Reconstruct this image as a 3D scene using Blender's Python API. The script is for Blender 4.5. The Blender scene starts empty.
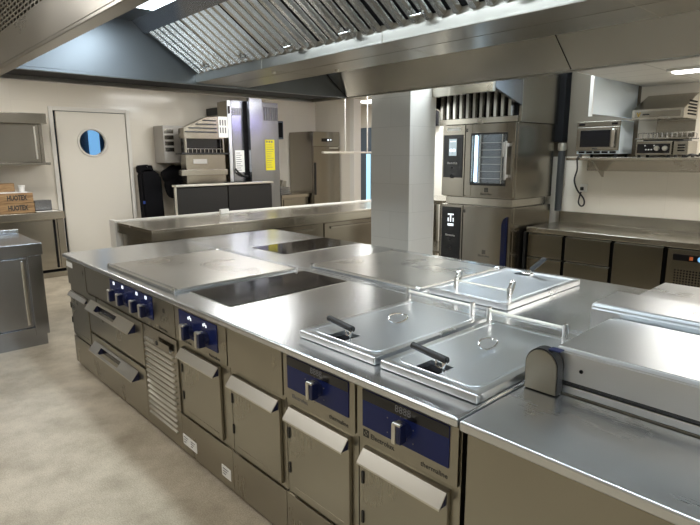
import bpy, bmesh, math, random
from mathutils import Vector, Matrix
random.seed(7)
sc = bpy.context.scene
COL = sc.collection
PI = math.pi

# ------------------------------------------------------------------ materials
MATS = {}
def _new(name):
    m = bpy.data.materials.new(name); m.use_nodes = True
    nt = m.node_tree; b = nt.nodes['Principled BSDF']
    MATS[name] = m
    return m, nt, b

def plain(name, col, rough=.5, metal=0., spec=.5, emit=None, estr=0., coat=0.):
    m, nt, b = _new(name)
    b.inputs['Base Color'].default_value = (*col, 1)
    b.inputs['Roughness'].default_value = rough
    b.inputs['Metallic'].default_value = metal
    b.inputs['Specular IOR Level'].default_value = spec
    b.inputs['Coat Weight'].default_value = coat
    if emit:
        b.inputs['Emission Color'].default_value = (*emit, 1)
        b.inputs['Emission Strength'].default_value = estr
    elif metal < .5:
        n = nt.nodes.new('ShaderNodeTexNoise'); n.inputs['Scale'].default_value = 35
        tc = nt.nodes.new('ShaderNodeTexCoord'); nt.links.new(tc.outputs['Object'], n.inputs['Vector'])
        r = nt.nodes.new('ShaderNodeMapRange')
        r.inputs['To Min'].default_value = max(0, rough-.04); r.inputs['To Max'].default_value = min(1, rough+.04)
        nt.links.new(n.outputs['Fac'], r.inputs['Value']); nt.links.new(r.outputs['Result'], b.inputs['Roughness'])
    return m

def steel(name, col, rough, stretch=(2, 60, 60), var=.08, bump=.02, cloud=.05, aniso=0.):
    """brushed stainless: stretched noise drives roughness and a faint bump"""
    m, nt, b = _new(name)
    N, L = nt.nodes, nt.links
    b.inputs['Metallic'].default_value = 1
    tc = N.new('ShaderNodeTexCoord'); mp = N.new('ShaderNodeMapping')
    mp.inputs['Scale'].default_value = stretch
    L.new(tc.outputs['Object'], mp.inputs['Vector'])
    n = N.new('ShaderNodeTexNoise'); n.inputs['Scale'].default_value = 6; n.inputs['Detail'].default_value = 4
    L.new(mp.outputs['Vector'], n.inputs['Vector'])
    n2 = N.new('ShaderNodeTexNoise'); n2.inputs['Scale'].default_value = 2.2; n2.inputs['Detail'].default_value = 3
    L.new(tc.outputs['Object'], n2.inputs['Vector'])
    mix = N.new('ShaderNodeMath'); mix.operation = 'MULTIPLY_ADD'
    mix.inputs[1].default_value = .12
    L.new(n.outputs['Fac'], mix.inputs[0]); 
    half = N.new('ShaderNodeMath'); half.operation = 'MULTIPLY'; half.inputs[1].default_value = .88
    L.new(n2.outputs['Fac'], half.inputs[0]); L.new(half.outputs[0], mix.inputs[2])
    r = N.new('ShaderNodeMapRange')
    r.inputs['From Min'].default_value = .3; r.inputs['From Max'].default_value = .7
    r.inputs['To Min'].default_value = max(.02, rough-var); r.inputs['To Max'].default_value = rough+var
    L.new(mix.outputs[0], r.inputs['Value']); L.new(r.outputs['Result'], b.inputs['Roughness'])
    cr = N.new('ShaderNodeMapRange')
    cr.inputs['From Min'].default_value = .3; cr.inputs['From Max'].default_value = .7
    cr.inputs['To Min'].default_value = 1-cloud; cr.inputs['To Max'].default_value = 1+cloud
    L.new(n2.outputs['Fac'], cr.inputs['Value'])
    vm = N.new('ShaderNodeVectorMath'); vm.operation = 'SCALE'; vm.inputs[0].default_value = col
    L.new(cr.outputs['Result'], vm.inputs['Scale']); L.new(vm.outputs['Vector'], b.inputs['Base Color'])
    if aniso:
        b.inputs['Anisotropic'].default_value = abs(aniso)
        tv = N.new('ShaderNodeCombineXYZ'); tv.inputs['X' if aniso > 0 else 'Y'].default_value = 1
        L.new(tv.outputs[0], b.inputs['Tangent'])
    if bump:
        bp = N.new('ShaderNodeBump'); bp.inputs['Strength'].default_value = bump; bp.inputs['Distance'].default_value = .0004
        L.new(n2.outputs['Fac'], bp.inputs['Height']); L.new(bp.outputs['Normal'], b.inputs['Normal'])
    return m

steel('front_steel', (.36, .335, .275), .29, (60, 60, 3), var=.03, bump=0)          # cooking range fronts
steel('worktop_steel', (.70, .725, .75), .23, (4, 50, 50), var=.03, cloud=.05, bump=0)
steel('bench_steel', (.70, .715, .725), .29, (4, 50, 50), var=.04, cloud=.06, bump=0)
steel('polished_steel', (.84, .89, .94), .31, (50, 4, 50), var=.015, bump=0, cloud=.02)
steel('griddle_steel', (.60, .585, .55), .29, (6, 40, 40), var=.05, cloud=.09, bump=0)
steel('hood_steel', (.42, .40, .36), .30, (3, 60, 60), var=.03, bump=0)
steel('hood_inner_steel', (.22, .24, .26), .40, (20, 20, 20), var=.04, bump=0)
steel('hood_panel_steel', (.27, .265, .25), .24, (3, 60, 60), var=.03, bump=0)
plain('filter_steel', (.60, .585, .55), .25, 1.)
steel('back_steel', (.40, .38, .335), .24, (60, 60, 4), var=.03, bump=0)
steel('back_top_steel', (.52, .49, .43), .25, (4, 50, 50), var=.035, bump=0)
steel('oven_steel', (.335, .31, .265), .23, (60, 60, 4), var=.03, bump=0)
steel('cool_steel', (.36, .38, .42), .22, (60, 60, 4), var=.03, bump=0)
plain('pale_reflection_steel', (.80, .90, .98), .35, .2)  # pale blue base stands in for bright reflections on polished steel
plain('chrome', (.82, .82, .82), .12, 1.)
plain('bright_handle_steel', (.70, .68, .62), .34, 1.)
plain('blue_panel', (.010, .017, .085), .2, 0, .25)
plain('blue_plastic', (.007, .012, .055), .35)
plain('black_panel', (.006, .006, .008), .18)
plain('hob_glass', (.008, .007, .007), .09, 0, .22)
plain('black_rubber', (.012, .012, .012), .5)
plain('black_matte', (.008, .008, .009), .8, 0, .15)
plain('black_cloth', (.010, .010, .012), .9, 0, .1)
plain('grey_rubber', (.035, .038, .040), .5)
plain('dark_grey_panel', (.022, .021, .020), .42, 0, .3)
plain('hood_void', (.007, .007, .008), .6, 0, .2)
plain('white_paint', (.72, .70, .65), .35)
plain('door_white', (.74, .705, .63), .38)
plain('white_sticker', (.80, .80, .78), .5)
plain('grey_print', (.16, .16, .17), .6)
plain('dark_print', (.03, .03, .03), .5)
plain('yellow_sticker', (.80, .72, .03), .5)
plain('grey_cabinet_paint', (.40, .385, .36), .4)
plain('cable_black', (.01, .01, .01), .45)
plain('white_plastic', (.74, .73, .69), .4)
plain('blue_cloth', (.02, .06, .30), .8)
plain('slate_door', (.085, .115, .15), .45)
plain('gold_mark', (.50, .36, .10), .35, .6)
plain('paper_white', (.80, .79, .76), .7)
plain('shaded_brown_plaster', (.15, .128, .096), .7)  # brown plaster, darkened to hold the shade of canopy and screen
plain('lamp_diffuser_cool', (.9, .95, 1), .4, emit=(.80, .93, 1.0), estr=4.5)
plain('lamp_diffuser_warm', (1, .97, .92), .4, emit=(1.0, .98, .95), estr=6)
plain('lit_display', (.3, .34, .36), .3, emit=(.55, .68, .75), estr=.55)
plain('lit_icon', (.9, .9, .9), .3, emit=(.85, .92, 1.0), estr=1.0)
plain('lit_blue', (.1, .3, .6), .3, emit=(.22, .50, .85), estr=.9)
plain('lit_pale_blue', (.3, .5, .6), .3, emit=(.45, .80, .95), estr=1.0)
plain('oven_lamp_glass', (.7, .8, .9), .3, emit=(.65, .85, 1.0), estr=4)
plain('added_purple_lamp', (.3, .25, .8), .3, emit=(.35, .28, 1.0), estr=7)
plain('red_icon', (.5, .12, .04), .3, emit=(.8, .2, .05), estr=.08)

def glass(name, col=(1, 1, 1), rough=.02):
    m, nt, b = _new(name)
    b.inputs['Base Color'].default_value = (*col, 1); b.inputs['Roughness'].default_value = rough
    b.inputs['Transmission Weight'].default_value = 1; b.inputs['IOR'].default_value = 1.12
    b.inputs['Specular IOR Level'].default_value = .5
    return m
glass('clear_glass', (.93, .97, 1))

def floor_mat():
    m, nt, b = _new('floor_resin'); N, L = nt.nodes, nt.links
    tc = N.new('ShaderNodeTexCoord')
    n1 = N.new('ShaderNodeTexNoise'); n1.inputs['Scale'].default_value = 3.2; n1.inputs['Detail'].default_value = 6; n1.inputs['Roughness'].default_value = .65
    n2 = N.new('ShaderNodeTexNoise'); n2.inputs['Scale'].default_value = 160; n2.inputs['Detail'].default_value = 2
    for n in (n1, n2): L.new(tc.outputs['Object'], n.inputs['Vector'])
    r1 = N.new('ShaderNodeValToRGB')
    r1.color_ramp.elements[0].position = .32; r1.color_ramp.elements[0].color = (.32, .272, .198, 1)
    r1.color_ramp.elements[1].position = .68; r1.color_ramp.elements[1].color = (.56, .495, .385, 1)
    L.new(n1.outputs['Fac'], r1.inputs['Fac'])
    r2 = N.new('ShaderNodeMapRange'); r2.inputs['From Min'].default_value = .35; r2.inputs['From Max'].default_value = .65
    r2.inputs['To Min'].default_value = .80; r2.inputs['To Max'].default_value = 1.12
    L.new(n2.outputs['Fac'], r2.inputs['Value'])
    vm = N.new('ShaderNodeVectorMath'); vm.operation = 'SCALE'
    L.new(r1.outputs['Color'], vm.inputs[0]); L.new(r2.outputs['Result'], vm.inputs['Scale'])
    L.new(vm.outputs['Vector'], b.inputs['Base Color'])
    b.inputs['Roughness'].default_value = .42
    bp = N.new('ShaderNodeBump'); bp.inputs['Strength'].default_value = .08; bp.inputs['Distance'].default_value = .002
    L.new(n2.outputs['Fac'], bp.inputs['Height']); L.new(bp.outputs['Normal'], b.inputs['Normal'])
floor_mat()

def tile_mat(name, col, grout, tw, th, rough, plane='xz', offset=0., mortar=.004):
    m, nt, b = _new(name); N, L = nt.nodes, nt.links
    tc = N.new('ShaderNodeTexCoord'); sp = N.new('ShaderNodeSeparateXYZ'); cb = N.new('ShaderNodeCombineXYZ')
    L.new(tc.outputs['Object'], sp.inputs[0])
    if plane == 'xz':
        ad = N.new('ShaderNodeMath'); ad.operation = 'ADD'
        L.new(sp.outputs['X'], ad.inputs[0]); L.new(sp.outputs['Y'], ad.inputs[1]); L.new(ad.outputs[0], cb.inputs['X'])
        L.new(sp.outputs['Z'], cb.inputs['Y'])
    else:
        L.new(sp.outputs['X'], cb.inputs['X']); L.new(sp.outputs['Y'], cb.inputs['Y'])
    br = N.new('ShaderNodeTexBrick'); br.offset = offset; br.squash = 1
    br.inputs['Color1'].default_value = (*col, 1); br.inputs['Color2'].default_value = (*[c*.975 for c in col], 1)
    br.inputs['Mortar'].default_value = (*grout, 1)
    br.inputs['Scale'].default_value = 1; br.inputs['Mortar Size'].default_value = mortar
    br.inputs['Brick Width'].default_value = tw; br.inputs['Row Height'].default_value = th
    L.new(cb.outputs[0], br.inputs['Vector']); L.new(br.outputs['Color'], b.inputs['Base Color'])
    b.inputs['Roughness'].default_value = rough
    bp = N.new('ShaderNodeBump'); bp.inputs['Strength'].default_value = .12; bp.inputs['Distance'].default_value = .003; bp.invert = True
    L.new(br.outputs['Fac'], bp.inputs['Height']); L.new(bp.outputs['Normal'], b.inputs['Normal'])
tile_mat('column_tile', (.66, .655, .63), (.58, .575, .55), .60, .27, .16, offset=.5, mortar=.003)
tile_mat('wall_tile', (.76, .715, .63), (.70, .655, .575), .60, .30, .14, mortar=.002)
tile_mat('soffit_tile', (.62, .61, .58), (.42, .41, .39), .60, .30, .6, plane='xy', mortar=.006)
tile_mat('ceiling_tile', (.66, .65, .62), (.45, .44, .42), .60, .60, .7, plane='xy', mortar=.008)

def wood_mat():
    m, nt, b = _new('crate_wood'); N, L = nt.nodes, nt.links
    tc = N.new('ShaderNodeTexCoord'); mp = N.new('ShaderNodeMapping'); mp.inputs['Scale'].default_value = (14, 1.6, 14)
    L.new(tc.outputs['Object'], mp.inputs['Vector'])
    n = N.new('ShaderNodeTexNoise'); n.inputs['Scale'].default_value = 4; n.inputs['Detail'].default_value = 6
    L.new(mp.outputs['Vector'], n.inputs['Vector'])
    r = N.new('ShaderNodeValToRGB')
    r.color_ramp.elements[0].position = .3; r.color_ramp.elements[0].color = (.22, .125, .055, 1)
    r.color_ramp.elements[1].position = .7; r.color_ramp.elements[1].color = (.46, .30, .15, 1)
    L.new(n.outputs['Fac'], r.inputs['Fac']); L.new(r.outputs['Color'], b.inputs['Base Color'])
    b.inputs['Roughness'].default_value = .65
wood_mat()
M = MATS

# ------------------------------------------------------------------ mesh helpers
class MB:
    def __init__(s): s.bm = bmesh.new()
    def _merge(s, b2, mat=None):
        if mat is not None: b2.transform(mat)
        me = bpy.data.meshes.new('tmp'); b2.to_mesh(me); b2.free()
        s.bm.from_mesh(me); bpy.data.meshes.remove(me); return s
    def box(s, x0, x1, y0, y1, z0, z1, bev=0., seg=2, edges=None, rot=None):
        b = bmesh.new(); bmesh.ops.create_cube(b, size=1)
        c = Vector(((x0+x1)/2, (y0+y1)/2, (z0+z1)/2))
        for v in b.verts: v.co = Vector((v.co.x*(x1-x0), v.co.y*(y1-y0), v.co.z*(z1-z0))) + (c if rot is None else Vector())
        if bev:
            es = list(b.edges)
            if edges:   # only edges parallel to the given axis
                es = [e for e in es if abs((e.verts[0].co-e.verts[1].co).normalized()['xyz'.index(edges)]) > .9]
            bmesh.ops.bevel(b, geom=es, offset=min(bev, .49*min(x1-x0, y1-y0, z1-z0) if not edges else bev), segments=seg, affect='EDGES', profile=.5)
        if rot is not None: b.transform(Matrix.Translation(c) @ rot.to_4x4())
        return s._merge(b)
    def cyl(s, p0, p1, r, r2=None, n=20, bev=0.):
        p0, p1 = Vector(p0), Vector(p1); d = p1-p0
        b = bmesh.new()
        bmesh.ops.create_cone(b, cap_ends=True, segments=n, radius1=r, radius2=r if r2 is None else r2, depth=d.length)
        if bev:
            es = [e for e in b.edges if abs(e.verts[0].co.z-e.verts[1].co.z) < 1e-6]
            bmesh.ops.bevel(b, geom=es, offset=bev, segments=2, affect='EDGES')
        q = Vector((0, 0, 1)).rotation_difference(d.normalized())
        return s._merge(b, Matrix.Translation((p0+p1)/2) @ q.to_matrix().to_4x4())
    def tube(s, pts, r, n=8, closed=False, smooth=3):
        pts = [Vector(p) for p in pts]
        if smooth:      # Catmull-Rom
            out = []; m = len(pts); rng = range(m if closed else m-1)
            for i in rng:
                g = lambda k: pts[k % m] if closed else pts[max(0, min(m-1, k))]
                a, bb, c, d = g(i-1), g(i), g(i+1), g(i+2)
                for j in range(smooth):
                    t = j/smooth
                    out.append(.5*((2*bb)+(c-a)*t+(2*a-5*bb+4*c-d)*t*t+(3*bb-a-3*c+d)*t**3))
            if not closed: out.append(pts[-1])
            pts = out
        b = bmesh.new(); rings = []; m = len(pts); up = Vector((0, 0, 1)); pn = None
        for i, p in enumerate(pts):
            a = pts[(i-1) % m] if closed or i else p; c = pts[(i+1) % m] if closed or i < m-1 else p
            t = (c-a).normalized()
            if pn is None:
                pn = t.orthogonal().normalized()
            pn = (pn - t*pn.dot(t)).normalized(); bn = t.cross(pn)
            rings.append([b.verts.new(p+r*(math.cos(2*PI*k/n)*pn+math.sin(2*PI*k/n)*bn)) for k in range(n)])
        for i in range(m if closed else m-1):
            A, B = rings[i], rings[(i+1) % m]
            for k in range(n): b.faces.new((A[k], A[(k+1) % n], B[(k+1) % n], B[k]))
        if not closed:
            b.faces.new(rings[0][::-1]); b.faces.new(rings[-1])
        bmesh.ops.recalc_face_normals(b, faces=b.faces)
        return s._merge(b)
    def prism(s, poly, axis, a0, a1, bev=0.):
        """poly: 2-D points in the two other axes (x: (y,z); y: (x,z); z: (x,y))"""
        b = bmesh.new()
        def P(q, a): return {'x': (a, q[0], q[1]), 'y': (q[0], a, q[1]), 'z': (q[0], q[1], a)}[axis]
        v0 = [b.verts.new(P(q, a0)) for q in poly]; v1 = [b.verts.new(P(q, a1)) for q in poly]
        b.faces.new(v0); b.faces.new(v1[::-1]); n = len(poly)
        for i in range(n): b.faces.new((v0[i], v0[(i+1) % n], v1[(i+1) % n], v1[i]))
        bmesh.ops.recalc_face_normals(b, faces=b.faces)
        if bev: bmesh.ops.bevel(b, geom=list(b.edges), offset=bev, segments=2, affect='EDGES')
        return s._merge(b)
    def rbox(s, x0, x1, y0, y1, z0, z1, r, seg=5):     # rounded vertical corners
        return s.box(x0, x1, y0, y1, z0, z1, bev=r, seg=seg, edges='z')
    def build(s, name, mat, parent=None, smooth=True):
        me = bpy.data.meshes.new(name)
        off = Vector()
        if parent is not None:
            p = parent
            while p is not None: off += p.location; p = p.parent
        for v in s.bm.verts: v.co -= off
        s.bm.to_mesh(me); s.bm.free()
        me.materials.append(M[mat])
        if smooth:
            for p in me.polygons: p.use_smooth = True
            try: me.set_sharp_from_angle(angle=math.radians(32))
            except Exception: pass
        o = bpy.data.objects.new(name, me); COL.objects.link(o)
        if parent is not None: o.parent = parent
        if smooth:
            wn = o.modifiers.new('weighted_normal', 'WEIGHTED_NORMAL'); wn.weight = 100; wn.keep_sharp = True
        return o

def thing(name, label, cat, loc, group=None):
    o = bpy.data.objects.new(name, None); COL.objects.link(o); o.location = loc; o.empty_display_size = .1
    return tag(o, label, cat, group)
def tag(o, label, cat, group=None, kind=None):
    o['label'] = label; o['category'] = cat
    if group: o['group'] = group
    if kind: o['kind'] = kind
    return o
def struct(name, mb, mat, label=None, cat=None):
    o = mb.build(name, mat) if isinstance(mb, MB) else mb
    o['kind'] = 'structure'
    o['label'] = label or name; o['category'] = cat or 'structure'
    return o
def B(*a, **k): return MB().box(*a, **k)
def text(body, size, name, mat, parent, loc, rot, extrude=.0004, sx=1., bold=0.):
    cu = bpy.data.curves.new('txt', 'FONT'); cu.body = body; cu.size = size; cu.extrude = extrude; cu.offset = bold
    cu.align_x = 'CENTER'; cu.align_y = 'CENTER'; cu.resolution_u = 2
    t = bpy.data.objects.new('txt', cu); COL.objects.link(t)
    dg = bpy.context.evaluated_depsgraph_get(); dg.update()
    me = bpy.data.meshes.new_from_object(t.evaluated_get(dg))
    bpy.data.objects.remove(t); bpy.data.curves.remove(cu)
    me.transform(Matrix.Diagonal((sx, 1, 1, 1)))
    me.transform(Matrix.Translation(loc) @ rot.to_4x4())
    off = Vector(); p = parent
    while p is not None: off += p.location; p = p.parent
    me.transform(Matrix.Translation(-off))
    me.materials.clear(); me.materials.append(M[mat]); me.name = name
    o = bpy.data.objects.new(name, me); COL.objects.link(o); o.parent = parent
    return o
R_FRONT = Matrix(((1, 0, 0), (0, 0, -1), (0, 1, 0)))        # text facing -y
R_RIGHT = Matrix(((0, 0, 1), (1, 0, 0), (0, 1, 0)))         # text facing +x

# ------------------------------------------------------------------ camera
f_, pi_, ya_, ro_ = 543.0886, .194, -.8233, -.0054
cp = Vector((4.5157, -1.1901, 1.6204))
fw = Vector((math.sin(ya_)*math.cos(pi_), math.cos(ya_)*math.cos(pi_), -math.sin(pi_)))
rt = Vector((math.cos(ya_), -math.sin(ya_), 0)); up = rt.cross(fw)
r2 = math.cos(ro_)*rt + math.sin(ro_)*up; u2 = r2.cross(fw)
cam = bpy.data.cameras.new('camera'); co = bpy.data.objects.new('camera', cam); COL.objects.link(co)
cam.sensor_width = 36; cam.lens = f_*36/700; cam.clip_start = .05; cam.clip_end = 60
mw = Matrix((r2, u2, -fw)).transposed().to_4x4(); mw.translation = cp
co.matrix_world = mw
sc.camera = co

# ------------------------------------------------------------------ room shell
CZ = 2.78
struct('floor', B(-6.4, 8.6, -4.6, 8.3, -.1, 0), 'floor_resin')
struct('ceiling', B(-6.4, 8.6, -4.6, 8.3, CZ, CZ+.1), 'ceiling_tile')
# left wall, with the opening of the white door
m = MB()
m.box(-4.4, -4.25, -4.5, 1.11, 0, CZ); m.box(-4.4, -4.25, 2.23, 6.0, 0, CZ); m.box(-4.4, -4.25, 1.11, 2.23, 2.32, CZ)
struct('wall_left', m, 'wall_tile')
struct('wall_far', MB().box(-4.4, -3.12, 6.0, 6.15, 0, CZ).box(-3.12, -1.2, 6.0, 6.15, 2.66, CZ).box(-1.2, -.35, 6.0, 6.15, 0, CZ), 'wall_tile')
struct('wall_return', B(-.5, -.35, 4.55, 6.0, 0, CZ), 'wall_tile')
struct('wall_back', B(-.5, 8.5, 4.4, 4.55, 0, 1.6), 'wall_tile')
struct('wall_back_upper', MB().box(-.5, 1.6, 4.4, 4.55, 1.6, CZ).box(2.5, 8.5, 4.4, 4.55, 1.6, CZ), 'wall_tile')
struct('wall_back_shaded_plaster', B(1.6, 2.5, 4.4, 4.55, 1.6, CZ), 'shaded_brown_plaster')
struct('wall_right', B(8.5, 8.6, -4.5, 4.55, 0, CZ), 'wall_tile')
struct('wall_front', B(-4.4, 8.6, -4.6, -4.5, 0, CZ), 'wall_tile')
struct('wall_corridor', MB().box(-6.4, -.35, 8.2, 8.3, 0, CZ).box(-6.4, -6.3, 6.15, 8.2, 0, CZ).box(-.45, -.35, 6.15, 8.2, 0, CZ), 'wall_tile')
# white jamb of the corridor opening
struct('trim_1', B(-3.22, -3.10, 5.985, 6.17, 0, 2.66, .006), 'white_paint')
# tiled column
struct('column', B(.585, 1.095, 2.75, 3.13, 0, CZ, .006), 'column_tile', 'square column clad in white tiles behind the range', 'column')
# soffit over the back counter
sf = MB(); sf.box(2.52, 8.5, 2.95, 4.4, 2.235, CZ)
struct('ceiling_soffit', sf, 'soffit_tile', 'white tiled dropped ceiling over the back counter', 'ceiling')
# room behind the white door (seen through the porthole)
struct('wall_store', MB().box(-6.4, -6.3, .2, 3.6, 0, CZ).box(-6.3, -4.4, .2, .3, 0, CZ).box(-6.3, -4.4, 3.5, 3.6, 0, CZ), 'slate_door')
# skirting
struct('baseboard_left', MB().box(-4.25, -4.238, -4.5, 1.10, 0, .09).box(-4.25, -4.238, 2.24, 6.0, 0, .09), 'grey_cabinet_paint')

# white door
d = MB()
d.box(-4.262, -4.225, 1.10, 1.155, 0, 2.335, .004); d.box(-4.262, -4.225, 2.185, 2.24, 0, 2.335, .004); d.box(-4.262, -4.225, 1.155, 2.185, 2.28, 2.335, .004)
fr = struct('door_frame_1', d, 'white_paint', 'white frame around the door with a round window', 'door frame')
dr = bpy.data.objects.new('door_1', None); COL.objects.link(dr); dr.location = (-4.25, 1.67, 0)
dr['kind'] = 'structure'; dr['label'] = 'white door with a round porthole window in the left wall'; dr['category'] = 'door'
# leaf with a round hole: ring of quads from the circle to the rectangle
def leaf_with_hole(x0, x1, y0, y1, z0, z1, cy, cz, r, n=64):
    b = bmesh.new(); L = []
    for k in range(n):
        a = 2*PI*k/n; c, s = math.cos(a), math.sin(a)
        t = min(((y1-cy) if c > 0 else (cy-y0))/max(abs(c), 1e-6), ((z1-cz) if s > 0 else (cz-z0))/max(abs(s), 1e-6))
        L.append(((cy+r*c, cz+r*s), (cy+t*c, cz+t*s)))
    corners = [(y1, z1), (y0, z1), (y0, z0), (y1, z0)]
    vi = [[b.verts.new((x, *p[0])) for p in L] for x in (x1, x0)]
    vo = [[b.verts.new((x, *p[1])) for p in L] for x in (x1, x0)]
    vc = [[b.verts.new((x, *c)) for c in corners] for x in (x1, x0)]
    def side(p): 
        if abs(p[0]-y1) < 1e-5: return 0
        if abs(p[1]-z1) < 1e-5: return 1
        if abs(p[0]-y0) < 1e-5: return 2
        return 3
    for w in (0, 1):
        for k in range(n):
            j = (k+1) % n; a, c = side(L[k][1]), side(L[j][1])
            f = [vi[w][k], vo[w][k]]
            if a != c: f.append(vc[w][a if c == (a+1) % 4 else c])
            f += [vo[w][j], vi[w][j]]
            b.faces.new(f)
    for k in range(n):
        j = (k+1) % n; b.faces.new((vi[0][k], vi[0][j], vi[1][j], vi[1][k]))
    bmesh.ops.recalc_face_normals(b, faces=b.faces)
    mb = MB(); mb._merge(b); return mb
leaf_with_hole(-4.30, -4.245, 1.195, 2.175, .01, 2.272, 1.665, 1.835, .185).build('leaf', 'door_white', dr, smooth=False)
rg = MB(); rg.tube([(-4.24, 1.665+.20*math.cos(2*PI*k/40), 1.835+.20*math.sin(2*PI*k/40)) for k in range(40)], .018, 8, True, 0)
rg.build('porthole_ring', 'white_paint', dr)
MB().cyl((-4.272, 1.665, 1.835), (-4.266, 1.665, 1.835), .19, n=40).build('porthole_glass', 'clear_glass', dr)
# things seen through the porthole
o = B(-6.25, -6.2, 2.25, 2.43, 1.55, 2.3).build('light_box', 'lit_blue'); tag(o, 'glowing blue panel seen through the round door window', 'light panel')

# ------------------------------------------------------------------ ceiling lamps (modelled fixtures + light)
def area(name, loc, sx, sy, power, col, rot=(0, 0, 0), spread=PI):
    l = bpy.data.lights.new(name, 'AREA'); l.shape = 'RECTANGLE'; l.size = sx; l.size_y = sy; l.energy = power; l.color = col
    l.spread = spread
    o = bpy.data.objects.new(name, l); COL.objects.link(o); o.location = loc; o.rotation_euler = rot
    return o
WARM = (1.0, .975, .93); COOL = (.80, .92, 1.0)
def ceiling_lamp(x, y, sx, sy, label, power, col=WARM):
    t = thing('ceiling_light', label, 'light', (x, y, CZ-.05), 'ceiling light panels')
    fr = MB(); w = .025
    fr.box(x-sx/2-w, x+sx/2+w, y-sy/2-w, y-sy/2, CZ-.05, CZ-.001); fr.box(x-sx/2-w, x+sx/2+w, y+sy/2, y+sy/2+w, CZ-.05, CZ-.001)
    fr.box(x-sx/2-w, x-sx/2, y-sy/2, y+sy/2, CZ-.05, CZ-.001); fr.box(x+sx/2, x+sx/2+w, y-sy/2, y+sy/2, CZ-.05, CZ-.001)
    fr.build('frame', 'white_paint', t)
    B(x-sx/2, x+sx/2, y-sy/2, y+sy/2, CZ-.03, CZ-.002).build('diffuser', 'lamp_diffuser_warm', t)
    area('ceiling_light_lamp', (x, y, CZ-.055), sx, sy, power, col)
ceiling_lamp(-2.75, .2, .6, 1.3, 'wide ceiling light panel in front of the white door', 24)
ceiling_lamp(-2.4, 3.2, .6, 1.3, 'wide ceiling light panel over the dark dish counter', 24)
ceiling_lamp(-1.0, 5.2, 1.2, .5, 'ceiling light panel beyond the pass counter by the column', 16)
ceiling_lamp(1.0, -1.45, 2.2, .6, 'ceiling light panel over the aisle in front of the range knobs', 17)
ceiling_lamp(5.4, -2.2, 2.2, .6, 'ceiling light panel over the aisle by the neutral bench', 24)
ceiling_lamp(.15, 3.85, 1.1, .6, 'ceiling light panel between the column and the ovens', 55, (.88, .95, 1.0))
ceiling_lamp(1.45, 3.25, 1.9, .4, 'long unseen ceiling light panel in front of the oven canopy', 42, COOL)  # unseen panel, placed and sized to put a glow on the fryer lids
ceiling_lamp(-3.6, 7.2, 1.2, .6, 'ceiling light panel in the corridor behind the opening', 45)
# strip lamp in the soffit (visible top right); second added unseen to brighten bench
for x0, x1, y0, lab in ((3.03, 5.4, 3.37, 'white strip light in the tiled soffit, its end seen at the right edge'), (3.45, 6.0, 3.92, 'added white strip light in the soffit, unseen just outside the view, nearer the back wall')):
    t = thing('strip_light', lab, 'light', (x0, y0, 2.2), 'strip lights in the soffit')
    B(x0, x1, y0, y0+.16, 2.215, 2.2349).build('housing', 'white_paint', t)
    B(x0+.03, x1-.03, y0+.02, y0+.14, 2.205, 2.215).build('diffuser', 'lamp_diffuser_warm', t)
    area('strip_light_lamp', ((x0+x1)/2, y0+.08, 2.2), x1-x0-.06, .12, 26, (1, .97, .92))

# ------------------------------------------------------------------ island extraction hood
HX0, HX1 = -.20, 7.2; HIN = .38; HZ = 2.18
HYF, HYB = -.345, 2.63
hd = thing('extraction_hood', 'huge stainless extraction hood hanging over the cooking range', 'hood', (2.6, 1.1, HZ))
# front wall with rows of slots
fwall = MB(); 
fwall.box(HX0, HX1, HYF, HYF+.012, HZ+.02, 2.37)
fwall.box(HX0, HX1, HYF, HYF+.012, 2.62, CZ-.005)
fwall.box(HX0, HX1, HYF+.06, HYF+.07, HZ, CZ-.005)
fwall.box(HX0, HX1, HYF, HYF+.07, HZ, HZ+.02, .004)
rows = 10; pz = (2.62-2.37)/rows; pxx = .078
for i in range(rows):
    z0 = 2.37 + i*pz
    fwall.box(HX0, HX1, HYF, HYF+.012, z0, z0+pz*.38)
    x = HX0 + (0 if i % 2 else pxx/2)
    while x < 3.0:
        fwall.box(x, min(x+pxx*.30, HX1), HYF, HYF+.012, z0+pz*.38, z0+pz); x += pxx
    fwall.box(3.0, HX1, HYF, HYF+.012, z0+pz*.38, z0+pz)
fwall.build('front_panel', 'hood_steel', hd, smooth=False)
# left end: inner end wall, dark end recess, outer rim
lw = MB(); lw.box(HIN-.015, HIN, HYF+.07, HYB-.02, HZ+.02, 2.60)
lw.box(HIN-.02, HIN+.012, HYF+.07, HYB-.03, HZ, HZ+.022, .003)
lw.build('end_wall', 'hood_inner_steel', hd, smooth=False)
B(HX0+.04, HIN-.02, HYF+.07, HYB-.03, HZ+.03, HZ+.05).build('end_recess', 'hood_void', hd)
rim = MB(); rim.box(HX0, HX0+.04, HYF+.07, HYB, HZ, CZ-.005, .004)
rim.box(HX0+.04, HX1, HYB-.03, HYB, HZ, HZ+.055, .004)
rim.build('rim', 'hood_steel', hd)
B(HX0+.03, HX1, HYB-.012, HYB-.001, HZ+.055, CZ-.005).build('back_panel_outer', 'hood_steel', hd)
# sloping back panel in three sheets with dark joints
xs = [HIN+.01, 2.68, 4.9, HX1]
bp = MB()
for a, b_ in zip(xs[:-1], xs[1:]):
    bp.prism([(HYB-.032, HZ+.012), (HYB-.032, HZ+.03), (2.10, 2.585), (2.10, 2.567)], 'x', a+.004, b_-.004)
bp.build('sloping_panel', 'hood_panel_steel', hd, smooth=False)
for a in xs[:-1]:
    jn = MB(); jn.prism([(HYB-.032, HZ+.016), (HYB-.032, HZ+.03), (2.10, 2.585), (2.10, 2.571)], 'x', a-.012, a+.012)
    jn.build('joint_strip', 'hood_void', hd, smooth=False)
# inner ceiling
B(HIN, HX1, HYF+.07, 2.15, 2.585, 2.60).build('top_panel', 'hood_inner_steel', hd)
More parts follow.
